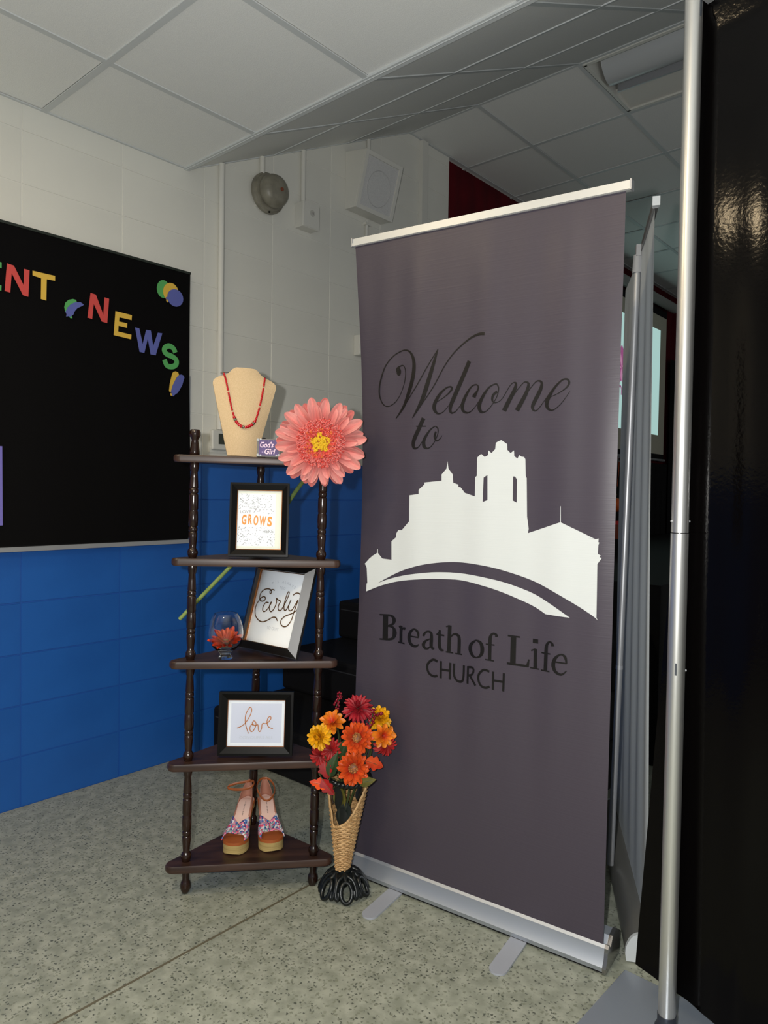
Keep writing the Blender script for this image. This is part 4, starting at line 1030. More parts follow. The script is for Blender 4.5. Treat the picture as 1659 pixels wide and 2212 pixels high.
def picture_frame(label, Wd, Hd, rail, M, lean, depth=0.02, lip_m=None, yo_k=1.0, yi_k=0.7, fm=None):
    t = thing('picture_frame', label, 'picture frame', M, 'framed prints on the corner shelf')
    def member(a, b, horizontal, at):
        """mitred moulding: outer edge high, sloping in to the lip"""
        m = MB()
        if horizontal:
            s = 1 if at == 0 else -1
            o, i = at, at + s * rail
            q = [(-Wd / 2, o), (Wd / 2, o), (Wd / 2 - rail, i), (-Wd / 2 + rail, i)]
        else:
            s = 1 if at < 0 else -1
            o, i = at, at + s * rail
            q = [(o, Hd), (o, 0), (i, rail), (i, Hd - rail)]
        if (horizontal and at != 0) or (not horizontal and at > 0):
            q = [q[1], q[0], q[3], q[2]]
        yo, yi = -depth * yo_k, -depth * yi_k
        mk_ = 0.72 if yo_k > yi_k else 0.9
        mid = [((a_[0] * mk_ + b_[0] * (1 - mk_)), (a_[1] * mk_ + b_[1] * (1 - mk_))) for a_, b_ in ((q[0], q[3]), (q[1], q[2]))]
        vs = [(q[0][0], 0, q[0][1]), (q[1][0], 0, q[1][1]), (q[1][0], yo, q[1][1]), (q[0][0], yo, q[0][1]),
              (mid[1][0], yo, mid[1][1]), (mid[0][0], yo, mid[0][1]), (q[2][0], yi, q[2][1]), (q[3][0], yi, q[3][1]), (q[2][0], 0, q[2][1]), (q[3][0], 0, q[3][1])]
        fs = [(0, 1, 2, 3), (3, 2, 4, 5), (5, 4, 6, 7), (7, 6, 8, 9), (9, 8, 1, 0)]
        m.add(vs, fs)
        return m.build('frame_rail', fm or M_BFRAME, t)
    member(0, 0, True, 0)
    member(0, 0, True, Hd)
    member(0, 0, False, -Wd / 2)
    member(0, 0, False, Wd / 2)
    x0, x1, z0, z1 = -Wd / 2 + rail, Wd / 2 - rail, rail, Hd - rail
    lw = 0.0018
    lip = MB()
    for a, b, c, d in ((x0, x1, z0 - 0.001, z0 + lw), (x0, x1, z1 - lw, z1 + 0.001), (x0 - 0.001, x0 + lw, z0, z1), (x1 - lw, x1 + 0.001, z0, z1)):
        lip.box(a, b, -0.0108, -0.0066, c, d)
    lip.build('gilt_lip', lip_m or mat('dark_gilt', (118, 76, 44), 0.38, 1.0), t)
    MB().box(-Wd / 2 + 0.004, Wd / 2 - 0.004, -0.002, 0.003, 0.004, Hd - 0.004).build('backing', M_BLACK, t)
    MB().box(x0, x1, -0.0036, -0.002, z0, z1).build('print_paper', M_PAPER, t)
    MB().add([(x0, -0.0064, z0), (x1, -0.0064, z0), (x1, -0.0064, z1), (x0, -0.0064, z1)], [(0, 1, 2, 3)]).build('glass', M_PANE, t)
    easel(t, Hd, lean, M_BLACK)
    def uv(u, v, off=0.0):
        return Vector((x0 + lw + (x1 - x0 - 2 * lw) * u, -0.0037 - off, z0 + lw + (z1 - z0 - 2 * lw) * v))
    return t, uv, (x1 - x0 - 2 * lw), (z1 - z0 - 2 * lw)

def words(parent, uv, pw, ph, txt, u, v, hv, m, name='print_word', rot=0.0, wide=None, off=0.0006, bold=0.0):
    """one printed word centred on (u, v), capital height hv (all in parts of the print)"""
    vs, fs = text_geo(txt, 1.0, 0.0, bold)
    hx = max(abs(p[0]) for p in vs) or 1
    hy = max(p[1] for p in vs)
    s = hv * ph / hy
    sx = s if wide is None else wide * pw / (2 * hx)
    c, sn = math.cos(rot), math.sin(rot)
    pts = []
    for x, y in vs:
        X, Y = x * sx, (y - hy / 2) * s
        pts.append(uv(u + (X * c - Y * sn) / pw, v + (X * sn + Y * c) / ph, off))
    return MB().add(pts, fs).build(name, m, parent)
M_FOIL = mat('copper_foil', (196, 118, 52), 0.32, 0.75)
M_FOIL2 = mat('bronze_foil', (120, 84, 50), 0.35, 0.7)
M_PALE = mat('pale_grey_ink', (204, 206, 214), 0.5)
M_GINK = mat('grey_ink', (168, 164, 166), 0.6)
M_OINK = mat('orange_foil', (206, 132, 44), 0.4, 0.3)

def pose(bl, br, z, lean, roll=0.0):
    """stand a frame on its lower edge from bl to br (world x, y)"""
    a = math.atan2(br[1] - bl[1], br[0] - bl[0])
    mx, my = (bl[0] + br[0]) / 2, (bl[1] + br[1]) / 2
    return T(mx, my, z) @ R(a, 'Z') @ R(-lean, 'X') @ R(roll, 'Y')

# "love grows here"
f1, uv1, w1, h1 = picture_frame('black framed print reading love grows here, on the second shelf down', 0.182, 0.229, 0.022, pose((-0.475, 2.208), (-0.2965, 2.222), shz(3, -0.4) + 0.0045, math.radians(9), math.radians(0.3)), math.radians(9), 0.02)
mat1 = MB()
mat1.add([uv1(0.862, 0, .0004), uv1(1, 0, .0004), uv1(1, 1, .0004), uv1(0.862, 1, .0004)], [(0, 1, 2, 3)])
mat1.add([uv1(0, 0, .0004), uv1(0.862, 0, .0004), uv1(0.862, 0.05, .0004), uv1(0, 0.05, .0004)], [(0, 1, 2, 3)])
mat1.add([uv1(0, 0.955, .0004), uv1(0.862, 0.955, .0004), uv1(0.862, 1, .0004), uv1(0, 1, .0004)], [(0, 1, 2, 3)])
mat1.build('print_margin', M_CREAM, f1)
lf = MB()
rnd = random.Random(3)
for k in range(420):
    u, v = rnd.uniform(0.01, 0.85), rnd.uniform(0.06, 0.945)
    if abs(v - 0.505) < 0.125 and not (u > 0.5 and v > 0.6):
        continue
    if 0.61 < v < 0.68 and u < 0.36 or 0.27 < v < 0.35 and 0.55 < u < 0.85:
        continue
    a, l = rnd.choice((0.7, 2.2, 1.2, 2.7, 0.2)) + rnd.uniform(-.3, .3), rnd.uniform(0.0014, 0.0027)
    pts = []
    for t in range(8):
        x, y = l * math.cos(2 * PI * t / 8), l * 0.36 * math.sin(2 * PI * t / 8)
        pts.append(uv1(u + (x * math.cos(a) - y * math.sin(a)) / w1, v + (x * math.sin(a) + y * math.cos(a)) / h1, 0.0006))
    lf.add(pts, [tuple(range(8))])
o = lf.build('leaf_pattern', M_GINK, f1)
o['kind'] = 'stuff'
for ch, u, v in zip('GROWS', (0.15, 0.28, 0.42, 0.575, 0.735), (0.507, 0.515, 0.498, 0.488, 0.482)):
    words(f1, uv1, w1, h1, ch, u, v, 0.165, M_OINK, 'print_letter', math.radians(-3), 0.155 if ch == 'W' else 0.108, bold=0.028)
words(f1, uv1, w1, h1, 'LOVE', 0.175, 0.64, 0.05, M_GINK, rot=math.radians(2), wide=0.25)
words(f1, uv1, w1, h1, 'HERE', 0.70, 0.308, 0.055, M_GINK, rot=math.radians(2), wide=0.25)

# "it's always too early to quit"
f2, uv2, w2, h2 = picture_frame('black framed print reading it is always too early to quit, tilted beside the glass vase', 0.262, 0.290, 0.026, pose((-0.470, 2.352), (-0.2585, 2.198), shz(2, -0.36) + 0.0045, math.radians(17), math.radians(0.75)), math.radians(17), 0.026, M_GOLD, 0.3, 1.0, mat('black_frame_gloss', (14, 13, 13), 0.42, spec=0.9))
for pts in DATA['early']:
    e_mb = MB()
    ribbon(e_mb, [(u * w2, v * h2, 0.0038) for u, v in pts], lambda a, b: uv2(a / w2, b / h2, 0.0006), 6, round_end=True)
    e_mb.build('print_script', M_FOIL2, f2)
arc = "IT'S ALWAYS"
for k, ch in enumerate(arc):
    if ch == ' ':
        continue
    t = (k - (len(arc) - 1) / 2) / ((len(arc) - 1) / 2)
    words(f2, uv2, w2, h2, ch, 0.505 + 0.27 * t, 0.868 - 0.055 * t * t, 0.036, M_PALE, 'print_letter', -0.38 * t)
words(f2, uv2, w2, h2, 'TOO', 0.52, 0.785, 0.036, M_PALE)
words(f2, uv2, w2, h2, 'TO QUIT', 0.505, 0.222, 0.038, M_PALE)

# "love conquers all"
f3, uv3, w3, h3 = picture_frame('black framed print reading love conquers all, in landscape format', 0.232, 0.196, 0.026, pose((-0.508, 2.232), (-0.278, 2.244), shz(1, -0.4) + 0.004, math.radians(8), math.radians(0.4)), math.radians(8), 0.02, mat('bronze_lip', (150, 104, 76), 0.3, 1.0))
mm = MB()
mm.add([uv3(0.048, 0.06, .0004), uv3(0.95, 0.06, .0004), uv3(0.95, 0.93, .0004), uv3(0.048, 0.93, .0004)], [(0, 1, 2, 3)])
mm.build('print_card', mat('lilac_card', (214, 216, 230), 0.6), f3)
for pts in DATA['love']:
    l_mb = MB()
    ribbon(l_mb, [(u * w3, v * h3, 0.0024) for u, v in pts], lambda a, b: uv3(a / w3, b / h3, 0.0009), 6, round_end=True)
    l_mb.build('print_script', M_FOIL, f3)
words(f3, uv3, w3, h3, 'CONQUERS ALL', 0.505, 0.182, 0.062, M_PALE, wide=0.60, off=0.0008)

# ------------------------------------------------------------------ jewellery bust, necklace, small sign
M_BURLAP = mat('burlap', (210, 184, 146), 0.85, noise=(420, (200, 173, 134), 2, (1, 1, 0.6)), bump=(420, 0.4, 0.002))
BM = T(-0.4495, 2.262, shz(4, -0.45) + 0.0025) @ R(math.radians(16), 'Z') @ R(-math.radians(6), 'X') @ R(math.radians(2.2), 'Y')
bust = thing('jewellery_bust', 'burlap necklace display bust on the top shelf', 'display bust', BM)
half = [(0.0445, 0.0), (0.0525, 0.03), (0.066, 0.09), (0.081, 0.15), (0.094, 0.205), (0.099, 0.228), (0.096, 0.238), (0.085, 0.247), (0.066, 0.254), (0.053, 0.261), (0.046, 0.268), (0.040, 0.276), (0.036, 0.281), (0.0, 0.282)]
def hw_at(z):
    for (a, z0), (b, z1) in zip(half, half[1:]):
        if z <= z1 and z1 > z0:
            return a + (b - a) * (z - z0) / (z1 - z0)
    return 0.0
def bust_front(x, z):
    w_ = max(hw_at(min(z, 0.2805)), 0.03)
    q = min(1.0, abs(x) / w_)
    return -0.004 - 0.024 * (1 - q * q) * math.sin(PI * min(1, 0.12 + z / 0.34)) ** 0.7
bmz = [p[1] for p in half]
bm_ = MB()
NZ, NX = 44, 20
def bsurf(u, v):
    z = 0.2815 * v
    x = (2 * u - 1) * max(hw_at(z), 0.03)
    return Vector((x, bust_front(x, z), z))
bm_.grid(bsurf, NX, NZ)
bm_.grid(lambda u, v: Vector(((2 * u - 1) * max(hw_at(0.2815 * v), 0.03), 0.006, 0.2815 * v)), NX, NZ, True)
for u in (0, 1):
    bm_.grid(lambda a, v, u=u: Vector(((2 * u - 1) * max(hw_at(0.2815 * v), 0.03), bsurf(u, v).y + (0.006 - bsurf(u, v).y) * a, 0.2815 * v)), 1, NZ, u == 0)
bm_.grid(lambda u, a: Vector((bsurf(u, 1).x, bsurf(u, 1).y + (0.006 - bsurf(u, 1).y) * a, 0.2815)), NX, 1)
bm_.grid(lambda u, a: Vector((bsurf(u, 0).x, bsurf(u, 0).y + (0.006 - bsurf(u, 0).y) * a, 0.0)), NX, 1, True)
bm_.build('bust_form', M_BURLAP, bust, 50)
easel(bust, 0.27, math.radians(6), M_BURLAP, 0.006)

neck = thing('necklace', 'red beaded necklace with silver beads hanging on the burlap bust', 'necklace', BM)
npts = [(-0.0665, 0.259), (-0.060, 0.235), (-0.053, 0.205), (-0.045, 0.170), (-0.037, 0.138), (-0.028, 0.112), (-0.018, 0.097), (-0.005, 0.089), (0.008, 0.089), (0.022, 0.096), (0.034, 0.110), (0.042, 0.135), (0.049, 0.168), (0.055, 0.205), (0.059, 0.236), (0.061, 0.254)]
nc = catmull(npts, 14)
seg, acc, last = [], 0.0, nc[0]
for p in nc:
    acc += math.hypot(p[0] - last[0], p[1] - last[1])
    last = p
    seg.append((acc, p))
total = acc
def at_len(s):
    for (a, p), (b, q) in zip(seg, seg[1:]):
        if s <= b:
            t = (s - a) / (b - a) if b > a else 0
            return (p[0] + (q[0] - p[0]) * t, p[1] + (q[1] - p[1]) * t)
    return seg[-1][1]
M_BEAD = mat('red_bead', (186, 12, 26), 0.18)
M_SILV = mat('antique_silver', (176, 172, 160), 0.25, 1.0)
bead_me = MB().lathe([(0.0, -0.0027), (0.0024, -0.0023), (0.0034, 0.0), (0.0024, 0.0023), (0.0, 0.0027)], 10).mesh('bead', M_BEAD, 60)
big_me = MB().lathe([(0.0, -0.0036), (0.0042, -0.0030), (0.0050, 0.0), (0.0042, 0.0030), (0.0, 0.0036)], 12).mesh('bead', M_BEAD, 60)
sil_me = MB().lathe([(0.0, -0.0036), (0.0058, -0.003), (0.0046, -0.001), (0.0066, 0.0), (0.0046, 0.001), (0.0058, 0.003), (0.0, 0.0036)], 12).mesh('silver_bead', M_SILV, 50)
s, k = 0.002, 0
while s < total - 0.001:
    x, z = at_len(s)
    x2, z2 = at_len(min(total, s + 0.001))
    y = bust_front(x, z) - 0.0045
    mid = abs(s - total / 2)
    dirv = Vector((x2 - x, 0, z2 - z))
    if mid < 0.0028 or abs(mid - 0.036) < 0.0028:
        me, nm, st_ = sil_me, 'silver_bead', 0.0078
    elif mid < 0.045:
        me, nm, st_ = big_me, 'bead', 0.0068
    else:
        me, nm, st_ = (sil_me if k % 13 == 12 else bead_me), ('silver_bead' if k % 13 == 12 else 'bead'), 0.0050
    o = place(nm, me, neck, T(x, y, z) @ frame_of(dirv if dirv.length > 1e-6 else (1, 0, 0), (0, 1, 0)))
    if me is sil_me and nm == 'silver_bead' and mid > 0.05:
        o.matrix_local = o.matrix_local @ Matrix.Scale(0.5, 4)
    s += st_
    k += 1
MB().tube([(-0.0665, bust_front(-0.066, 0.255) - 0.003, 0.259), (-0.076, 0.0, 0.2605), (-0.06, 0.013, 0.268), (0.0, 0.018, 0.272), (0.056, 0.013, 0.264), (0.066, 0.0, 0.258), (0.061, bust_front(0.061, 0.252) - 0.003, 0.254)], 0.0011, 6).build('chain', M_SILV, neck, 60)

CM = T(-0.3535, 2.188, shz(4, -0.36)) @ R(math.radians(4), 'Z') @ R(math.radians(-5), 'X')
card = thing('small_sign', 'tiny purple God\'s Girl sign in a clear frame with crystal corners, beside the burlap bust', 'sign', CM)
cw, chh = 0.070, 0.055
MB().box(-cw / 2, cw / 2, -0.004, 0.004, 0, chh).build('clear_frame', mat('smoked_acrylic', (120, 118, 118), 0.08), card)
MB().box(-cw / 2 + 0.006, cw / 2 - 0.004, -0.0046, -0.004, 0.004, chh - 0.004).build('purple_card', mat('purple_card', (60, 38, 96), 0.4, noise=(60, (80, 58, 120), 3)), card)
M_PINKL = mat('pink_lettering', (240, 206, 226), 0.5)
def card_word(txt, cx, cz, hgt, wide):
    vs, fs = text_geo(txt, 1.0, 0.25, 0.02)
    hx = max(abs(p[0]) for p in vs)
    hy = max(p[1] for p in vs)
    return MB().add([Vector((cx + x * wide / (2 * hx), -0.0049, cz + y * hgt / hy)) for x, y in vs], fs).build('card_word', M_PINKL, card)
card_word("God's", -0.007, 0.029, 0.017, 0.044)
card_word('Girl', 0.002, 0.009, 0.016, 0.038)
st_mb = MB()
for cx, cz, r in ((0.027, 0.036, 0.004), (-0.018, 0.014, 0.004), (0.024, 0.026, 0.003), (-0.022, 0.045, 0.002), (0.0, 0.048, 0.002), (0.015, 0.049, 0.0018)):
    st_mb.prism([(cx + (r if k % 2 == 0 else r * 0.42) * math.sin(PI * k / 5), cz + (r if k % 2 == 0 else r * 0.42) * math.cos(PI * k / 5)) for k in range(10)], -0.0049, -0.0045)
st_mb.build('card_stars', mat('lilac_stars', (150, 130, 176), 0.5), card)
M_CRYS = mat('crystal', (236, 240, 244), 0.06, 0.6)
for x in (-1, 1):
    for z in (0, 1):
        g = MB()
        g.lathe([(0.0, 0.0), (0.005, 0.0005), (0.0042, 0.0026), (0.0022, 0.0036), (0, 0.0036)], 8, T(x * (cw / 2 - 0.003), -0.0045, 0.005 + z * (chh - 0.009)) @ R(PI / 2, 'X'))
        g.lathe([(0.0, 0.0), (0.0035, 0.0005), (0.0028, 0.002), (0, 0.0026)], 7, T(x * (cw / 2 - 0.011), -0.0045, 0.004 + z * (chh - 0.006)) @ R(PI / 2, 'X'))
        g.build('crystal', M_CRYS, card)

# ------------------------------------------------------------------ flowers
def petal_mesh(key, L, Wd, m, cup=0.25, curl=0.3, tip=0.6, seg=6, base=0.35, crease=0.12):
    """petal along +x from the origin, upper face +z"""
    mb = MB()
    vs, fs = [], []
    for i in range(seg + 1):
        t = 1 - (1 - i / seg) ** 1.7
        wv = Wd / 2 * (base + (1 - base) * math.sin(min(1.0, t / tip) * PI / 2)) if t < tip else Wd / 2 * max(0.02, math.sqrt(max(0.0, 1 - ((t - tip) / (1 - tip)) ** 2)))
        a = curl * t
        x = L * (math.sin(a) / curl if abs(curl) > 1e-3 else t)
        z = -L * ((1 - math.cos(a)) / curl if abs(curl) > 1e-3 else 0)
        for j, q in enumerate((-1, -0.5, 0, 0.5, 1)):
            zz = z + cup * wv * q * q - (crease * wv if q == 0 else 0)
            vs.append(Vector((x, q * wv, zz)))
    for i in range(seg):
        for j in range(4):
            a = i * 5 + j
            fs.append((a, a + 5, a + 6, a + 1))
    return mb.add(vs, fs).mesh('petal', m, 70)

def whorl(parent, me, n, r0, elev, z0=0.0, jit=0.06, phase=0.0, rnd=random, scale_j=0.06, roll_j=0.12):
    for k in range(n):
        a = 2 * PI * (k + phase) / n + rnd.uniform(-jit, jit)
        s = 1 + rnd.uniform(-scale_j, scale_j)
        M = R(a, 'Z') @ T(r0, 0, z0) @ R(-elev + rnd.uniform(-jit, jit), 'Y') @ R(rnd.uniform(-roll_j, roll_j), 'X') @ Matrix.Scale(s, 4)
        place('petal', me, parent, M)

def petal_mat(name, rgb_in, rgb_out, length, rough=0.55, streak=60):
    """fabric petal whose dye changes from the claw to the tip"""
    m = bpy.data.materials.new(name)
    m.use_nodes = True
    nt = m.node_tree
    b = nt.nodes['Principled BSDF']
    b.inputs['Roughness'].default_value = rough
    tc = nt.nodes.new('ShaderNodeTexCoord')
    sp_ = nt.nodes.new('ShaderNodeSeparateXYZ')
    mr = nt.nodes.new('ShaderNodeMapRange')
    mr.inputs[1].default_value = 0.1 * length
    mr.inputs[2].default_value = 0.75 * length
    mx = nt.nodes.new('ShaderNodeMix')
    mx.data_type = 'RGBA'
    mx.inputs[6].default_value = srgb(*rgb_in)
    mx.inputs[7].default_value = srgb(*rgb_out)
    mp = nt.nodes.new('ShaderNodeMapping')
    mp.inputs['Scale'].default_value = (0.12, 1, 0.2)
    nz = nt.nodes.new('ShaderNodeTexNoise')
    nz.inputs['Scale'].default_value = streak / (length * 10)
    nz.inputs['Detail'].default_value = 4
    hs_ = nt.nodes.new('ShaderNodeHueSaturation')
    mv = nt.nodes.new('ShaderNodeMapRange')
    mv.inputs[1].default_value, mv.inputs[2].default_value = 0.3, 0.7
    mv.inputs[3].default_value, mv.inputs[4].default_value = 0.72, 1.16
    L = nt.links.new
    L(tc.outputs['Object'], sp_.inputs[0])
    L(sp_.outputs[0], mr.inputs[0])
    L(mr.outputs[0], mx.inputs[0])
    L(tc.outputs['Object'], mp.inputs[0])
    L(mp.outputs[0], nz.inputs['Vector'])
    L(nz.outputs['Fac'], mv.inputs[0])
    L(mv.outputs[0], hs_.inputs['Value'])
    L(mx.outputs[2], hs_.inputs['Color'])
    L(hs_.outputs[0], b.inputs['Base Color'])
    return m

M_STEM = mat('flower_stem_green', (140, 162, 92), 0.55, noise=(40, (120, 144, 74), 3))
M_DSTEM = mat('dark_stem', (58, 70, 34), 0.6)
M_GLEAF = mat('leaf_green', (44, 66, 26), 0.5, noise=(50, (30, 50, 20), 3))
M_DLEAF = mat('leaf_dark', (24, 30, 26), 0.5)
M_OLEAF = mat('leaf_olive', (112, 104, 42), 0.55, noise=(40, (86, 84, 30), 3))
M_RLEAF = mat('leaf_red', (168, 22, 22), 0.55, noise=(30, (130, 12, 20), 3))
M_ORLEAF = mat('leaf_orange', (226, 84, 20), 0.55, noise=(30, (190, 50, 20), 3))
M_SEED = mat('seed_brown', (104, 58, 22), 0.5)
M_GLIT = mat('glitter', (236, 200, 140), 0.15, 0.8)

# the big pink gerbera leaning on the shelf
rg = random.Random(11)
GC = Vector((-0.1905, 2.145, 1.392))
gn = Vector((0.02, -1.0, -0.02))
GM = T(*GC) @ frame_of(gn)
ger = thing('gerbera_flower', 'giant pink fabric gerbera with long green stem, leaning through the corner shelf', 'flower', GM)
M_PINK = petal_mat('gerbera_pink', (214, 84, 78), (222, 148, 142), 0.11, 0.6, 150)
M_PINK2 = petal_mat('gerbera_pink_dark', (200, 76, 72), (212, 124, 118), 0.11, 0.6, 150)
pA = petal_mesh('a', 0.106, 0.032, M_PINK, 0.42, 0.22, 0.66, 9, 0.5, 0.5)
pB = petal_mesh('b', 0.112, 0.032, M_PINK2, 0.42, 0.30, 0.66, 9, 0.5, 0.5)
pC = petal_mesh('c', 0.082, 0.026, M_PINK, 0.45, 0.10, 0.66, 9, 0.5, 0.5)
whorl(ger, pB, 20, 0.022, 0.04, -0.012, 0.09, 0.5, rg)
whorl(ger, pA, 21, 0.026, 0.16, -0.004, 0.10, 0.0, rg, 0.09, 0.3)
whorl(ger, pC, 12, 0.028, 0.30, 0.0, 0.14, 0.3, rg, 0.12, 0.3)
M_FLO = mat('floret_coral', (218, 84, 76), 0.6)
M_FLO2 = mat('floret_orange', (226, 122, 66), 0.6)
M_FLO3 = mat('floret_pink', (226, 126, 120), 0.6)
fl_mb = MB()
for k in range(1500):
    r = 0.025 + 0.045 * rg.random() ** 0.75
    a = rg.uniform(0, 2 * PI)
    h = 0.016 + 0.012 * math.sin(PI * (r - 0.015) / 0.06) + rg.uniform(-0.002, 0.004)
    fl_mb.cur = rg.choice((0, 0, 2, 2, 2)) if r > 0.045 else rg.choice((0, 0, 0, 1, 2))
    l = rg.uniform(0.004, 0.008)
    M = R(a, 'Z') @ T(r, 0, h) @ R(rg.uniform(0.2, 1.1), 'Y') @ R(rg.uniform(-0.6, 0.6), 'X')
    w_ = rg.uniform(0.0008, 0.0015)
    fl_mb.add([M @ Vector(p) for p in ((-w_, 0, -l), (0, -w_, -l), (w_, 0, -l), (0, w_, -l), (-w_ * 1.5, 0, l), (0, -w_ * 1.5, l), (w_ * 1.5, 0, l), (0, w_ * 1.5, l))], [(0, 1, 5, 4), (1, 2, 6, 5), (2, 3, 7, 6), (3, 0, 4, 7), (4, 5, 6, 7)])
fo = fl_mb.build('floret_ring', [M_FLO, M_FLO2, M_FLO3], ger)
fo['kind'] = 'stuff'
MB().lathe([(0.06, -0.004), (0.058, 0.008), (0.045, 0.015), (0.0, 0.018)], 28).build('floret_base', mat('floret_base', (208, 70, 58), 0.7), ger, 50)
ym = MB()
for k in range(190):
    r = 0.026 * math.sqrt(rg.random())
    a = rg.uniform(0, 2 * PI)
    rr = r * (1 + 0.25 * math.sin(5 * a))
    M = T(rr * math.cos(a), rr * math.sin(a), 0.029 - 6 * r * r + rg.uniform(-0.001, 0.002))
    ym.lathe([(0.0, -0.006), (0.0034, -0.004), (0.0036, 0.001), (0.0022, 0.003), (0.0, 0.0036)], 6, M, False)
yo = ym.build('yellow_eye', mat('gerbera_yellow', (214, 172, 26), 0.7), ger, 70)
MB().lathe([(0.006, -0.03), (0.02, -0.024), (0.03, -0.012), (0.03, -0.006)], 16).build('calyx', M_STEM, ger, 50)
GI = GM.inverted()
def gpt(x, y, z):
    return GI @ Vector((x, y, z))
stem_pts = catmull([tuple(gpt(*p)) for p in ((-0.1905, 2.160, 1.392), (-0.198, 2.170, 1.352), (-0.216, 2.190, 1.308), (-0.245, 2.25, 1.290), (-0.285, 2.355, 1.255), (-0.36, 2.468, 1.165), (-0.44, 2.482, 1.075), (-0.52, 2.474, 0.992), (-0.70, 2.47, 0.800))], 8)
MB().tube(stem_pts, 0.0068, 10).build('stem', M_STEM, ger, 60)

# round glass vase with one orange bloom in it
GV = T(-0.484, 2.212, shz(2, -0.48))
gv = thing('glass_vase', 'small round clear glass vase holding one orange bloom', 'vase', GV)
def glass_mat():
    m = bpy.data.materials.new('clear_glass')
    m.use_nodes = True
    b = m.node_tree.nodes['Principled BSDF']
    b.inputs['Base Color'].default_value = (0.97, 0.98, 0.98, 1)
    b.inputs['Roughness'].default_value = 0.0
    b.inputs['Transmission Weight'].default_value = 1.0
    b.inputs['IOR'].default_value = 1.45
    return m
M_GLASS = glass_mat()
go_ = [(0.0, 0.0), (0.021, 0.0), (0.022, 0.003), (0.018, 0.009), (0.0165, 0.015), (0.022, 0.022), (0.038, 0.036), (0.050, 0.058), (0.0535, 0.08), (0.050, 0.105), (0.042, 0.128), (0.0355, 0.140)]
gi_ = [(0.0340, 0.1395), (0.0405, 0.1275), (0.0483, 0.105), (0.0517, 0.08), (0.0483, 0.059), (0.036, 0.038), (0.018, 0.028), (0.0, 0.026)]
vase_prof = [tuple(p) for p in catmull(go_[4:], 4)]
vin = [tuple(p) for p in catmull(gi_, 4)]
MB().lathe(go_[:4] + vase_prof + vin, 48, None, False).build('vase_body', M_GLASS, gv, 60)
def bloom(name, label, cat, C, n, layers, rnd, group=None, centre=None, stem=None):
    t = thing(name, label, cat, T(*C) @ frame_of(n), group)
    for me, cnt, r0, elev, z0, jit in layers:
        whorl(t, me, cnt, r0, elev, z0, jit, rnd.random(), rnd, 0.1, 0.25)
    if centre:
        r, kind = centre
        cm = MB()
        cm.lathe([(r, -0.004), (r * 1.02, 0.002), (r * 0.8, 0.006), (r * 0.4, 0.008), (0, 0.0085)], 18)
        cm.build('seed_head', M_SEED, t, 60)
        gm = MB()
        for k in range(110):
            q = r * math.sqrt(rnd.random())
            a = rnd.uniform(0, 2 * PI)
            gm.lathe([(0.0, -0.001), (0.0014, 0.0002), (0.0, 0.0022)], 5, T(q * math.cos(a), q * math.sin(a), 0.0085 - 0.004 * (q / r) ** 2) @ R(rnd.uniform(-.5, .5), 'X'), False)
        g_ = gm.build('glitter_grains', M_GLIT, t)
        g_['kind'] = 'stuff'
    if stem:
        inv = t.matrix_world.inverted()
        MB().tube(catmull([tuple(inv @ Vector(p)) for p in stem], 6), 0.0022, 6).build('stem', M_DSTEM, t, 60)
    return t
ro = random.Random(5)
M_ORA = petal_mat('petal_orange', (146, 20, 6), (200, 54, 14), 0.04, 0.45, 30)
M_ORB = petal_mat('petal_orange_light', (168, 32, 8), (220, 88, 32), 0.04, 0.45, 30)
M_YEL = petal_mat('petal_yellow', (216, 146, 4), (230, 170, 10), 0.03, 0.55, 30)
M_REDP = petal_mat('petal_crimson', (110, 8, 20), (160, 16, 34), 0.035, 0.55, 30)
M_REDS = petal_mat('petal_scarlet', (130, 10, 16), (180, 26, 26), 0.035, 0.55, 30)
M_YO = petal_mat('petal_yellow_orange', (186, 44, 10), (224, 128, 24), 0.036, 0.5, 30)
o1 = petal_mesh('o1', 1.22 * 0.040, 0.017, M_ORA, 0.5, -0.2, 0.5, 5, 0.5)
o2 = petal_mesh('o2', 1.12 * 0.034, 0.015, M_ORB, 0.5, -0.25, 0.5, 5, 0.5)
oz = petal_mesh('oz', 0.046, 0.019, M_ORA, 0.45, 0.15, 0.5, 5, 0.5)
oz2 = petal_mesh('oz2', 0.038, 0.016, M_ORB, 0.5, -0.1, 0.5, 5, 0.5)
bloom('artificial_bloom', 'orange fabric bloom lying inside the round glass vase', 'flower', (-0.482, 2.21, shz(2, -0.48) + 0.050), (0.02, -0.45, 0.9), [(o1, 14, 0.006, 0.30, 0.0, 0.1), (o2, 12, 0.006, 0.75, 0.003, 0.1)], ro, centre=(0.011, 1))

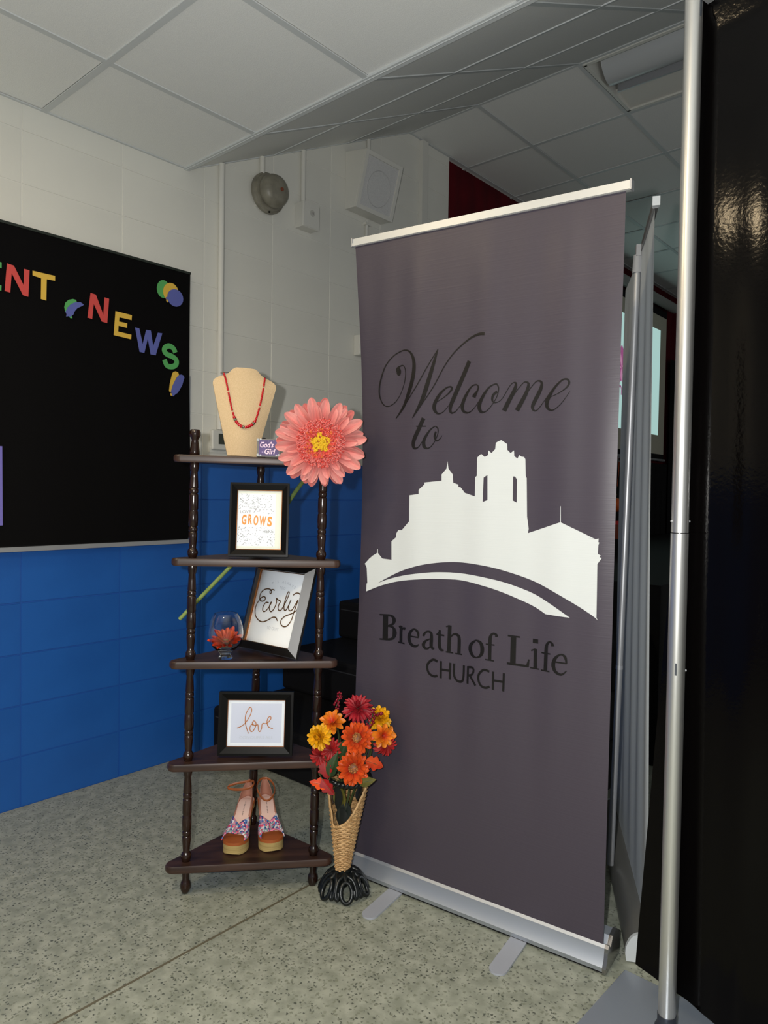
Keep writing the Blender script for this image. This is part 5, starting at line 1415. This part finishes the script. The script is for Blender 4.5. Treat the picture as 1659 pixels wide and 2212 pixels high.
# ------------------------------------------------------------------ wicker cone vase on black iron foot
VX, VY = -0.108, 2.208
vt = thing('wicker_vase', 'wicker cone vase with a scooped front on a black iron scroll foot, on the floor', 'vase', T(VX, VY, 0))
ZB0, ZT0 = 0.074, 0.352
def cone_r(z):
    t = (z - ZB0) / (ZT0 - ZB0)
    return 0.0205 + 0.043 * t ** 1.05
def tiltc(z):
    return Vector((-0.004 + 0.012 * (z - ZB0) / 0.27, 0.0))
def wpt(a, z, dr=0.0):
    c = tiltc(z)
    r = cone_r(z) + dr
    return (c.x + r * math.cos(a), r * math.sin(a), z)
A0 = -PI / 2 - 0.42                                # scoop faces the viewer, a little to the left
def scoop(a):
    """height where the weave stops, for direction a"""
    d = (a - A0 + PI) % (2 * PI) - PI
    pts = [(-PI, 0.352), (-1.25, 0.345), (-0.98, 0.335), (-0.62, 0.222), (-0.4, 0.216), (0.0, 0.222), (0.5, 0.236), (0.95, 0.268), (1.35, 0.312), (1.7, 0.346), (PI, 0.352)]
    for (x0, y0), (x1, y1) in zip(pts, pts[1:]):
        if d <= x1:
            return y0 + (y1 - y0) * (d - x0) / (x1 - x0)
    return ZT0
M_WICK = mat('wicker', (196, 160, 112), 0.6, noise=(60, (168, 130, 84), 4), bump=(300, 0.4, 0.001))
NST = 18
rows_w = 44
wk = MB()
for i in range(rows_w):
    z = ZB0 + (ZT0 - ZB0) * (i + 0.5) / rows_w
    run = []
    N = NST * 4
    k0 = next((k for k in range(N) if scoop(2 * PI * k / N) < z), 0)
    for kk in range(N + 1):
        a = 2 * PI * (k0 + kk) / N
        inside = z <= scoop(a)
        if inside:
            w_ = 0.0021 * math.sin(a * NST / 2 + (PI if i % 2 else 0))
            run.append(wpt(a, z + 0.0004 * math.sin(5 * a + i), w_))
        if (not inside or kk == N) and len(run) > 1:
            wk.tube(run, 0.0030, 5)
            run = []
        elif not inside:
            run = []
wk.build('wicker_weave', M_WICK, vt, 60)
skm = MB()
for k in range(NST):
    a = 2 * PI * (k + 0.5) / NST
    zt = scoop(a)
    skm.tube([wpt(a, ZB0 + (zt - ZB0) * t, 0.0002) for t in (0, 0.33, 0.66, 1)], 0.0019, 5)
skm.build('wicker_stakes', M_WICK, vt, 60)
rim = []
for k in range(120):
    a = 2 * PI * k / 120
    rim.append(wpt(a, scoop(a) + 0.002, 0.0012 * math.sin(40 * a)))
MB().tube(rim, 0.0042, 6, True).build('wicker_rim', M_WICK, vt, 60)
# iron ring at the top, leaf brackets and dark lining seen in the scoop
rt = MB()
rc = tiltc(0.37)
for ph in (0, PI):
    rt.tube([(rc.x + (0.064 + 0.0045 * math.cos(14 * a + ph)) * math.cos(a), (0.064 + 0.0045 * math.cos(14 * a + ph)) * math.sin(a), 0.362 + 0.0045 * math.sin(14 * a + ph)) for a in [2 * PI * k / 150 for k in range(150)]], 0.0062, 6, True)
rt.build('iron_ring', M_IRON, vt, 60)
def iron_leaf(a, z0, z1, wd, dr):
    m = MB()
    def f(u, v):
        wv = wd * math.sin(PI * (0.06 + 0.94 * v) ** 0.8) * (2 * u - 1)
        z = z0 + (z1 - z0) * v
        p = Vector(wpt(a + wv / max(0.02, cone_r(z)), z, dr))
        return p
    m.grid(f, 6, 8)
    return m.build('iron_leaf', M_IRON, vt, 60)
iron_leaf(A0 - 0.12, 0.355, 0.272, 0.020, -0.004)
iron_leaf(A0 + 0.15, 0.285, 0.218, 0.021, -0.003)
iron_leaf(A0 + 1.15, 0.352, 0.302, 0.015, -0.004)
iron_leaf(A0 - 0.6, 0.33, 0.285, 0.012, -0.004)
# foot of iron scrolls
fm_ = MB()
fm_.lathe([(0.022, 0.062), (0.027, 0.070), (0.026, 0.077), (0.0205, 0.080)], 20)
fm_.build('foot_collar', M_IRON, vt, 50)
def polar(a, r, z, off=0.0):
    return (r * math.cos(a) - off * math.sin(a), r * math.sin(a) + off * math.cos(a), z)
def dome(a, q):
    """point on the domed foot: q = 0 at the collar, 1 on the floor"""
    return polar(a, 0.024 + 0.0545 * q ** 0.85, 0.069 - 0.0615 * q ** 1.9)
for k in range(6):
    a = 2 * PI * k / 6 - PI / 2 + 0.18
    m = MB()
    m.tube([dome(a, 0.02), dome(a, 0.2), dome(a, 0.42)], [0.0088, 0.0078, 0.0066], 7)
    m.tube([dome(a + 0.27 * math.cos(2 * PI * j / 20), 0.71 + 0.29 * math.sin(2 * PI * j / 20)) for j in range(20)], 0.0066, 7, True)
    for sg in (-1, 1):
        m.tube(catmull([dome(a + sg * 0.04, 0.06), dome(a + sg * 0.22, 0.18), dome(a + sg * 0.44, 0.36), dome(a + sg * 0.50, 0.60), dome(a + sg * 0.47, 0.84), dome(a + sg * 0.40, 0.93), dome(a + sg * 0.35, 0.84), dome(a + sg * 0.38, 0.74)], 4), 0.0062, 7)
    def blade(u, v, a=a):
        return Vector(dome(a + PI / 6 + 0.30 * (1 - v) * (2 * u - 1), 0.02 + 0.36 * v))
    m.grid(blade, 5, 5)
    m.build('iron_scroll', M_IRON, vt, 60)
MB().lathe([(0.010, 0.02), (0.014, 0.045), (0.018, 0.066)], 12).build('iron_post', M_IRON, vt, 50)

# the bouquet, each stem a thing of its own
FG = 'artificial flowers in the wicker vase'
rb = random.Random(21)

vt_top = (VX + rc.x, VY, 0.352)
def stem_of(C, n):
    C, n = Vector(C), Vector(n).normalized()
    b = C - n * 0.03
    base = Vector((vt_top[0] + (C.x - VX) * 0.25, vt_top[1] + (C.y - VY) * 0.1, 0.353))
    low = Vector((VX + (C.x - VX) * 0.06, VY + (C.y - VY) * 0.05, 0.25))
    return [tuple(C - n * 0.004), tuple(b * 0.7 + Vector((base.x, base.y, b.z)) * 0.3), tuple((b + base) / 2 + Vector((0, 0.006, 0))), tuple(base), tuple(low)]
y1 = petal_mesh('y1', 0.036, 0.013, M_YEL, 0.5, 0.15, 0.6, 5, 0.5)
y2 = petal_mesh('y2', 0.031, 0.012, M_YEL, 0.6, -0.3, 0.6, 5, 0.5)
y3 = petal_mesh('y3', 0.022, 0.010, M_YEL, 0.6, -0.8, 0.6, 5, 0.5)
c1 = petal_mesh('c1', 0.046, 0.011, M_REDP, 0.4, 0.35, 0.55, 5, 0.5)
c2 = petal_mesh('c2', 0.039, 0.010, M_REDP, 0.5, -0.1, 0.55, 5, 0.5)
c3 = petal_mesh('c3', 0.024, 0.008, M_REDP, 0.6, -0.6, 0.55, 5, 0.5)
s1 = petal_mesh('s1', 0.038, 0.011, M_REDS, 0.4, 0.6, 0.6, 5, 0.5)
s2 = petal_mesh('s2', 0.030, 0.010, M_REDS, 0.5, 0.2, 0.6, 5, 0.5)
v1 = petal_mesh('v1', 0.036, 0.018, M_YO, 0.4, 0.25, 0.55, 6, 0.35)
v2 = petal_mesh('v2', 0.034, 0.017, M_YO, 0.5, -0.15, 0.55, 6, 0.35)
mumY = [(y2, 14, 0.002, 0.78, 0.003, 0.14), (y1, 18, 0.003, -0.12, -0.006, 0.12), (y1, 16, 0.003, 0.2, -0.002, 0.14), (y2, 15, 0.003, 0.55, 0.001, 0.12), (y3, 13, 0.002, 0.95, 0.004, 0.15)]
mumC = [(c1, 20, 0.003, -0.1, -0.004, 0.14), (c1, 18, 0.003, 0.2, -0.002, 0.14), (c2, 16, 0.003, 0.45, 0.0, 0.12), (c3, 12, 0.002, 0.9, 0.004, 0.15)]
mumS = [(s1, 17, 0.003, -0.1, -0.002, 0.12), (s2, 14, 0.003, 0.35, 0.002, 0.12)]
sunO = [(oz2, 14, 0.012, 0.0, -0.005, 0.18), (oz2, 12, 0.012, 0.3, -0.002, 0.18), (oz2, 11, 0.012, 0.6, 0.0, 0.18), (o2, 9, 0.013, 0.85, 0.002, 0.15)]
lilY = [(v1, 9, 0.003, 0.08, -0.003, 0.14), (v1, 8, 0.003, 0.38, 0.0, 0.14), (v2, 6, 0.003, 0.75, 0.002, 0.14)]
def bq(label, C, n, layers, centre=None):
    return bloom('artificial_flower', label, 'flower', C, n, layers, rb, FG, centre, stem_of(C, n))
bq('bright yellow fabric mum at the left front of the wicker vase bouquet', (-0.1855, 2.145, 0.509), (-0.35, -0.9, 0.25), mumY)
bq('deep crimson fabric mum topping the wicker vase bouquet', (-0.0711, 2.19, 0.585), (0.02, -0.55, 0.83), mumC)
bq('upper of two orange daisies with glittery brown centre in the wicker vase', (-0.0708, 2.135, 0.511), (0.05, -0.85, 0.45), sunO, (0.016, 1))
bq('lower of two orange daisies with glittery brown centre, at the wicker vase rim', (-0.0804, 2.128, 0.4206), (-0.08, -0.95, 0.25), sunO, (0.017, 1))
bq('amber fabric lily behind the yellow mum in the wicker vase bouquet', (-0.1477, 2.175, 0.545), (-0.15, -0.55, 0.8), lilY)
bq('orange and yellow fabric lily against the charcoal banner, in the wicker vase bouquet', (0.0084, 2.160, 0.511), (0.35, -0.85, 0.25), lilY)
bq('yellow fabric mum half hidden by berries at the back of the bouquet', (-0.003, 2.200, 0.552), (0.25, -0.65, 0.7), mumY)
bq('scarlet fabric mum drooping under the yellow mum of the bouquet', (-0.184, 2.185, 0.438), (-0.35, -0.85, -0.25), mumS)
bq('scarlet fabric flower peeping out behind the orange and yellow lily', (0.018, 2.178, 0.475), (0.5, -0.6, -0.2), mumS)
bq('rusty red fabric flower low in the bouquet between green leaves', (-0.150, 2.165, 0.462), (-0.2, -0.95, 0.05), mumS)

# berry sprigs
M_BERRY = mat('dark_berry', (126, 12, 34), 0.22)
berry_me = MB().lathe([(0.0, -0.0036), (0.0026, -0.0026), (0.0036, 0.0), (0.0026, 0.0026), (0.0, 0.0036)], 8).mesh('berry', M_BERRY, 70)
def berries(label, pts, n, rad, tall):
    p0 = Vector(pts[0])
    t = thing('berry_sprig', label, 'berries', T(*p0), FG)
    base = Vector((vt_top[0], vt_top[1] + 0.01, 0.353)) - p0
    MB().tube(catmull([tuple(base), tuple(base * 0.4)] + [tuple(Vector(p) - p0) for p in pts], 5), 0.0016, 6).build('stem', M_DSTEM, t, 60)
    for k in range(n):
        q = k / (n - 1) * (len(pts) - 1)
        i = min(int(q), len(pts) - 2)
        c = (Vector(pts[i]).lerp(Vector(pts[i + 1]), q - i)) - p0
        r = rad * (1.0 - 0.55 * abs(k / (n - 1) - 0.4))
        d = Vector((rb.uniform(-1, 1), rb.uniform(-1, 1), rb.uniform(-0.5, 0.5)))
        place('berry', berry_me, t, T(*(c + d * r)))
berries('tall dark red berry sprig rising beside the shelf from the bouquet', [(-0.140, 2.215, 0.548), (-0.139, 2.222, 0.578), (-0.131, 2.228, 0.603), (-0.129, 2.23, 0.620)], 44, 0.009, True)
berries('dark red berry cluster between the crimson mum and the lily', [(-0.040, 2.165, 0.530), (-0.033, 2.165, 0.548), (-0.026, 2.17, 0.566), (-0.022, 2.175, 0.588)], 48, 0.011, True)
berries('thin dark red berry twig in front of the back yellow mum', [(-0.014, 2.175, 0.568), (-0.004, 2.175, 0.573), (0.006, 2.178, 0.574)], 16, 0.005, True)

# loose fabric leaves
def leaf(label, C, direction, facing, L, Wd, m, lobes=0):
    """blade grows along direction, its upper face looks along facing"""
    d = Vector(direction).normalized()
    f = Vector(facing)
    f = (f - d * f.dot(d)).normalized()
    y = f.cross(d)
    M = Matrix(((d.x, y.x, f.x, C[0]), (d.y, y.y, f.y, C[1]), (d.z, y.z, f.z, C[2]), (0, 0, 0, 1)))
    mb = MB()
    def fn(u, v):
        w_ = math.sin(PI * min(1, v * 0.98 + 0.02) ** 0.75)
        if lobes:
            w_ *= 0.72 + 0.42 * abs(math.sin(PI * v * lobes))
        q = 2 * u - 1
        return Vector((L * v, q * w_ * Wd / 2, 0.25 * Wd * abs(q) * w_ - 0.35 * L * v * v * 0.5))
    mb.grid(fn, 8, 18)
    t = thing('fabric_leaf', label, 'leaf', M, 'fabric leaves of the bouquet')
    mb.build('blade', m, t, 60)
    MB().tube([(-0.02, 0, -0.002), (0.0, 0, 0.0), (L * 0.5, 0, -0.04 * L), (L * 0.93, 0, -0.15 * L)], [0.0012, 0.0012, 0.0009, 0.0005], 5).build('midrib', M_DSTEM, t, 60)
    inv = M.inverted()
    MB().tube([tuple(inv @ Vector((vt_top[0] + (C[0] - VX) * 0.4, vt_top[1] - 0.01, 0.354))), (-0.02, 0, -0.002)], 0.0013, 5).build('stem', M_DSTEM, t, 60)
leaf('green leaf between the scarlet mum and the lower orange daisy', (-0.150, 2.138, 0.392), (0.25, -0.1, 1), (-0.3, -1, 0.3), 0.078, 0.036, M_GLEAF)
leaf('green leaf under the upper orange daisy of the bouquet', (-0.118, 2.16, 0.440), (0.25, -0.1, 1), (-0.1, -1, 0.2), 0.07, 0.036, M_GLEAF)
leaf('olive leaf hanging at the right of the wicker vase rim', (-0.062, 2.142, 0.372), (1, -0.2, 0.3), (0, -1, 0.4), 0.052, 0.030, M_OLEAF)
leaf('orange maple leaf sticking out at the left of the wicker vase rim', (-0.158, 2.128, 0.366), (-1, -0.15, 0.35), (0, -0.9, 0.6), 0.055, 0.034, M_ORLEAF, 3)
leaf('red maple leaf hanging over the left of the wicker vase rim', (-0.172, 2.126, 0.388), (0.62, -0.2, -0.8), (-0.2, -1, 0.2), 0.06, 0.036, M_RLEAF, 3)
leaf('dark red leaf above the iron ring on the shelf side of the bouquet', (-0.166, 2.15, 0.43), (0.15, -0.3, -1), (-0.2, -1, 0.1), 0.05, 0.042, M_RLEAF, 3)
leaf('red maple leaf pointing at the banner behind the lower orange daisy', (-0.045, 2.168, 0.43), (1, 0.1, -0.35), (0, -1, 0.5), 0.062, 0.04, M_ORLEAF, 3)

leaf('dark olive leaf hanging inside the scoop of the wicker vase', (-0.118, 2.165, 0.348), (-0.05, 0.1, -1), (-0.3, -1, 0.1), 0.085, 0.042, M_OLEAF)
leaf('dark green leaf lying in the bottom of the wicker scoop', (-0.098, 2.17, 0.30), (-0.25, -0.1, -0.9), (-0.1, -1, 0.2), 0.075, 0.040, M_DLEAF)

# ------------------------------------------------------------------ platform sandals on the bottom shelf
def floral():
    m = bpy.data.materials.new('floral_cloth')
    m.use_nodes = True
    nt = m.node_tree
    b = nt.nodes['Principled BSDF']
    b.inputs['Roughness'].default_value = 0.75
    tc = nt.nodes.new('ShaderNodeTexCoord')
    v = nt.nodes.new('ShaderNodeTexVoronoi')
    v.inputs['Scale'].default_value = 190
    sx = nt.nodes.new('ShaderNodeSeparateColor')
    cr = nt.nodes.new('ShaderNodeValToRGB')
    cr.color_ramp.interpolation = 'CONSTANT'
    cols_ = [(206, 204, 208), (206, 64, 96), (70, 112, 178), (216, 212, 214), (122, 158, 158), (224, 116, 146), (58, 66, 120), (168, 130, 150)]
    els = cr.color_ramp.elements
    els[0].position = 0.0
    els[0].color = srgb(*cols_[0])
    els[1].position = 1 / 8
    els[1].color = srgb(*cols_[1])
    for k in range(2, 8):
        e = els.new(k / 8)
        e.color = srgb(*cols_[k])
    nt.links.new(tc.outputs['Object'], v.inputs['Vector'])
    nt.links.new(v.outputs['Color'], sx.inputs[0])
    nt.links.new(sx.outputs[0], cr.inputs[0])
    nt.links.new(cr.outputs[0], b.inputs['Base Color'])
    return m
M_FLORAL = floral()
M_ROPE = mat('espadrille_rope', (182, 160, 104), 0.8, noise=(14, (150, 128, 78), 3, (0.3, 0.3, 16)))
M_TAN = mat('tan_leather', (158, 84, 40), 0.45)
M_SUEDE = mat('blush_suede', (172, 118, 98), 0.7)
M_INS = mat('pink_insole', (226, 190, 176), 0.5)
SL = 0.162
def lerp_tab(tab, t):
    for (a, x), (b, y) in zip(tab, tab[1:]):
        if t <= b:
            q = (t - a) / (b - a)
            q = q * q * (3 - 2 * q)
            return x + (y - x) * q
    return tab[-1][1]
def sw_(t):
    w_ = lerp_tab([(0, 0.039), (0.3, 0.0395), (0.62, 0.0275), (0.85, 0.0262), (1, 0.0255)], t)
    if t < 0.26:
        w_ *= max(0.12, math.sqrt(max(0.0, 1 - ((0.26 - t) / 0.262) ** 2)))
    if t > 0.9:
        w_ *= max(0.3, math.sqrt(max(0.0, 1 - ((t - 0.9) / 0.105) ** 2)))
    return w_
def sh_(t):
    return lerp_tab([(0, 0.040), (0.28, 0.038), (0.92, 0.118), (1, 0.121)], t)
def sb_(t):
    return lerp_tab([(0, 0.004), (0.06, 0.0), (0.42, 0.0), (0.8, sh_(0.8) - 0.02), (1, sh_(1) - 0.02)], t)
def loft(zlo, zhi, wk_, t0=0.0, t1=1.0, n=36):
    mb = MB()
    ts = [t0 + (t1 - t0) * i / n for i in range(n + 1)]
    vs, fs = [], []
    for t in ts:
        w_ = sw_(t) * wk_
        for x, z in ((-w_, zlo(t)), (w_, zlo(t)), (w_, zhi(t)), (-w_, zhi(t))):
            vs.append((x, SL * t, z))
    for i in range(n):
        a = 4 * i
        for k in range(4):
            k2 = (k + 1) % 4
            fs.append((a + k, a + k2, a + 4 + k2, a + 4 + k))
    fs.append((3, 2, 1, 0))
    a = 4 * n
    fs.append((a, a + 1, a + 2, a + 3))
    return mb.add(vs, fs)
def sandal(label, toe, yaw, mirror, strap):
    M = T(toe[0], toe[1], shz(0, toe[0]) + 0.0015) @ R(yaw, 'Z')
    t = thing('platform_sandal', label, 'shoe', M, 'pair of platform sandals')
    loft(sb_, lambda q: sh_(q) - 0.011, 1.0).build('rope_sole', M_ROPE, t, 35)
    loft(lambda q: sh_(q) - 0.0112, lambda q: sh_(q) - 0.002, 1.03).build('leather_welt', M_TAN, t, 35)
    loft(lambda q: sh_(q) - 0.0022, lambda q: sh_(q) + 0.0004, 0.90, 0.36, 0.985).build('insole', M_INS, t, 35)
    mk = MB()
    for k in range(10):
        q = 0.62 + 0.021 * k
        mk.add([(-0.0018 + dx, SL * (q + dq), sh_(q + dq) + 0.0007) for dx, dq in ((0, 0), (0.0036, 0), (0.0036, 0.011), (0, 0.011))], [(0, 1, 2, 3)])
    mk.build('insole_stamp', mat('stamp_grey', (150, 124, 116), 0.7), t)
    hb = MB()
    hb.lathe([(0.013, 0.0), (0.0135, 0.006), (0.015, 0.05), (0.019, 0.075), (0.0215, sh_(0.72) - 0.014)], 20, T(0, SL * 0.855, 0))
    hb.build('block_heel', M_ROPE, t, 40)
    def counter(u, v):                           # wraps the heel: u from one side round the back to the other
        a = PI * u
        f = math.sin(a)
        q = 0.60 + 0.385 * f ** 0.8
        x = -math.cos(a) * sw_(min(q, 0.92)) * 0.97
        H = 0.006 + 0.050 * f ** 1.5
        lean_ = 1 - 0.18 * v
        return Vector((x * lean_, SL * q + 0.006 * v * f, sh_(q) + H * v))
    o = MB().grid(counter, 28, 8).build('heel_counter', M_SUEDE, t, 60)
    sd = o.modifiers.new('cloth', 'SOLIDIFY')
    sd.thickness = 0.002
    def bow(side):
        def fn(u, v):
            p = 2 * u - 1
            tf = 0.10 + 0.13 * (1 - abs(p) ** 1.5) + (0.03 * p * side)
            tb = 0.42 + 0.18 * abs(p) ** 1.1
            q = tf + (tb - tf) * v
            hgt = 0.030 * math.cos(p * PI / 2 * 0.98) ** 0.75 * (0.75 + 0.35 * v)
            puff = 0.0035 * math.sin(PI * v) + 0.0012 * math.sin(9 * p + 7 * v)
            pinch = 1 - 0.32 * math.exp(-(p / 0.22) ** 2) * (1 - 0.2 * v)
            return Vector((sw_(max(q, 0.16)) * 1.04 * math.sin(p * PI / 2), SL * q, sh_(q) + (hgt + puff) * pinch - 0.002))
        return fn
    o = MB().grid(bow(mirror), 32, 14).build('floral_bow', M_FLORAL, t, 70)
    sd = o.modifiers.new('cloth', 'SOLIDIFY')
    sd.thickness = 0.003
    kn = MB().tube(catmull([(-0.004 * mirror, SL * 0.235, sh_(0.23) + 0.021), (0, SL * 0.29, sh_(0.29) + 0.0275), (0.005 * mirror, SL * 0.355, sh_(0.35) + 0.028)], 5), 0.0052, 8)
    kn.build('bow_knot', M_FLORAL, t, 60)
    sp_ = [Vector(p) for p in strap]
    ring = catmull([tuple(p) for p in sp_], 6, True)
    MB().tube(ring, 0.0042, 8, True, 0.35, (0, 0, 1)).build('ankle_strap', M_TAN, t, 60)
    b0 = sp_[len(sp_) // 4]
    MB().tube([(b0.x + 0.004 * math.cos(2 * PI * k / 14), b0.y - 0.002, b0.z + 0.005 * math.sin(2 * PI * k / 14)) for k in range(14)], 0.0008, 5, True).build('buckle', M_GOLD, t, 60)
    return t
hz = sh_(0.98) + 0.047
stL = [(0.016, SL * 0.86, hz - 0.006), (0.0215, SL * 0.95, hz + 0.003), (0.008, SL * 1.01, hz + 0.004), (-0.014, SL * 0.99, hz), (-0.038, SL * 0.94, hz - 0.003), (-0.058, SL * 0.88, hz - 0.008), (-0.063, SL * 0.82, hz - 0.013), (-0.045, SL * 0.80, hz - 0.015), (-0.015, SL * 0.80, hz - 0.013)]
stR = [(-0.024, SL * 0.78, hz - 0.030), (-0.030, SL * 0.86, hz - 0.010), (-0.018, SL * 0.98, hz + 0.004), (0.0, SL * 1.02, hz + 0.006), (0.016, SL * 0.98, hz + 0.002), (0.028, SL * 0.88, hz - 0.014), (0.026, SL * 0.76, hz - 0.030), (0.006, SL * 0.66, hz - 0.044), (-0.012, SL * 0.68, hz - 0.042)]
sandal('floral platform sandal with its ankle strap spread wide, left of the pair', (-0.464, 2.222), math.radians(-9), 1, stL)
sandal('floral platform sandal with its ankle strap looped round the heel, right of the pair', (-0.334, 2.250), math.radians(20), -1, stR)
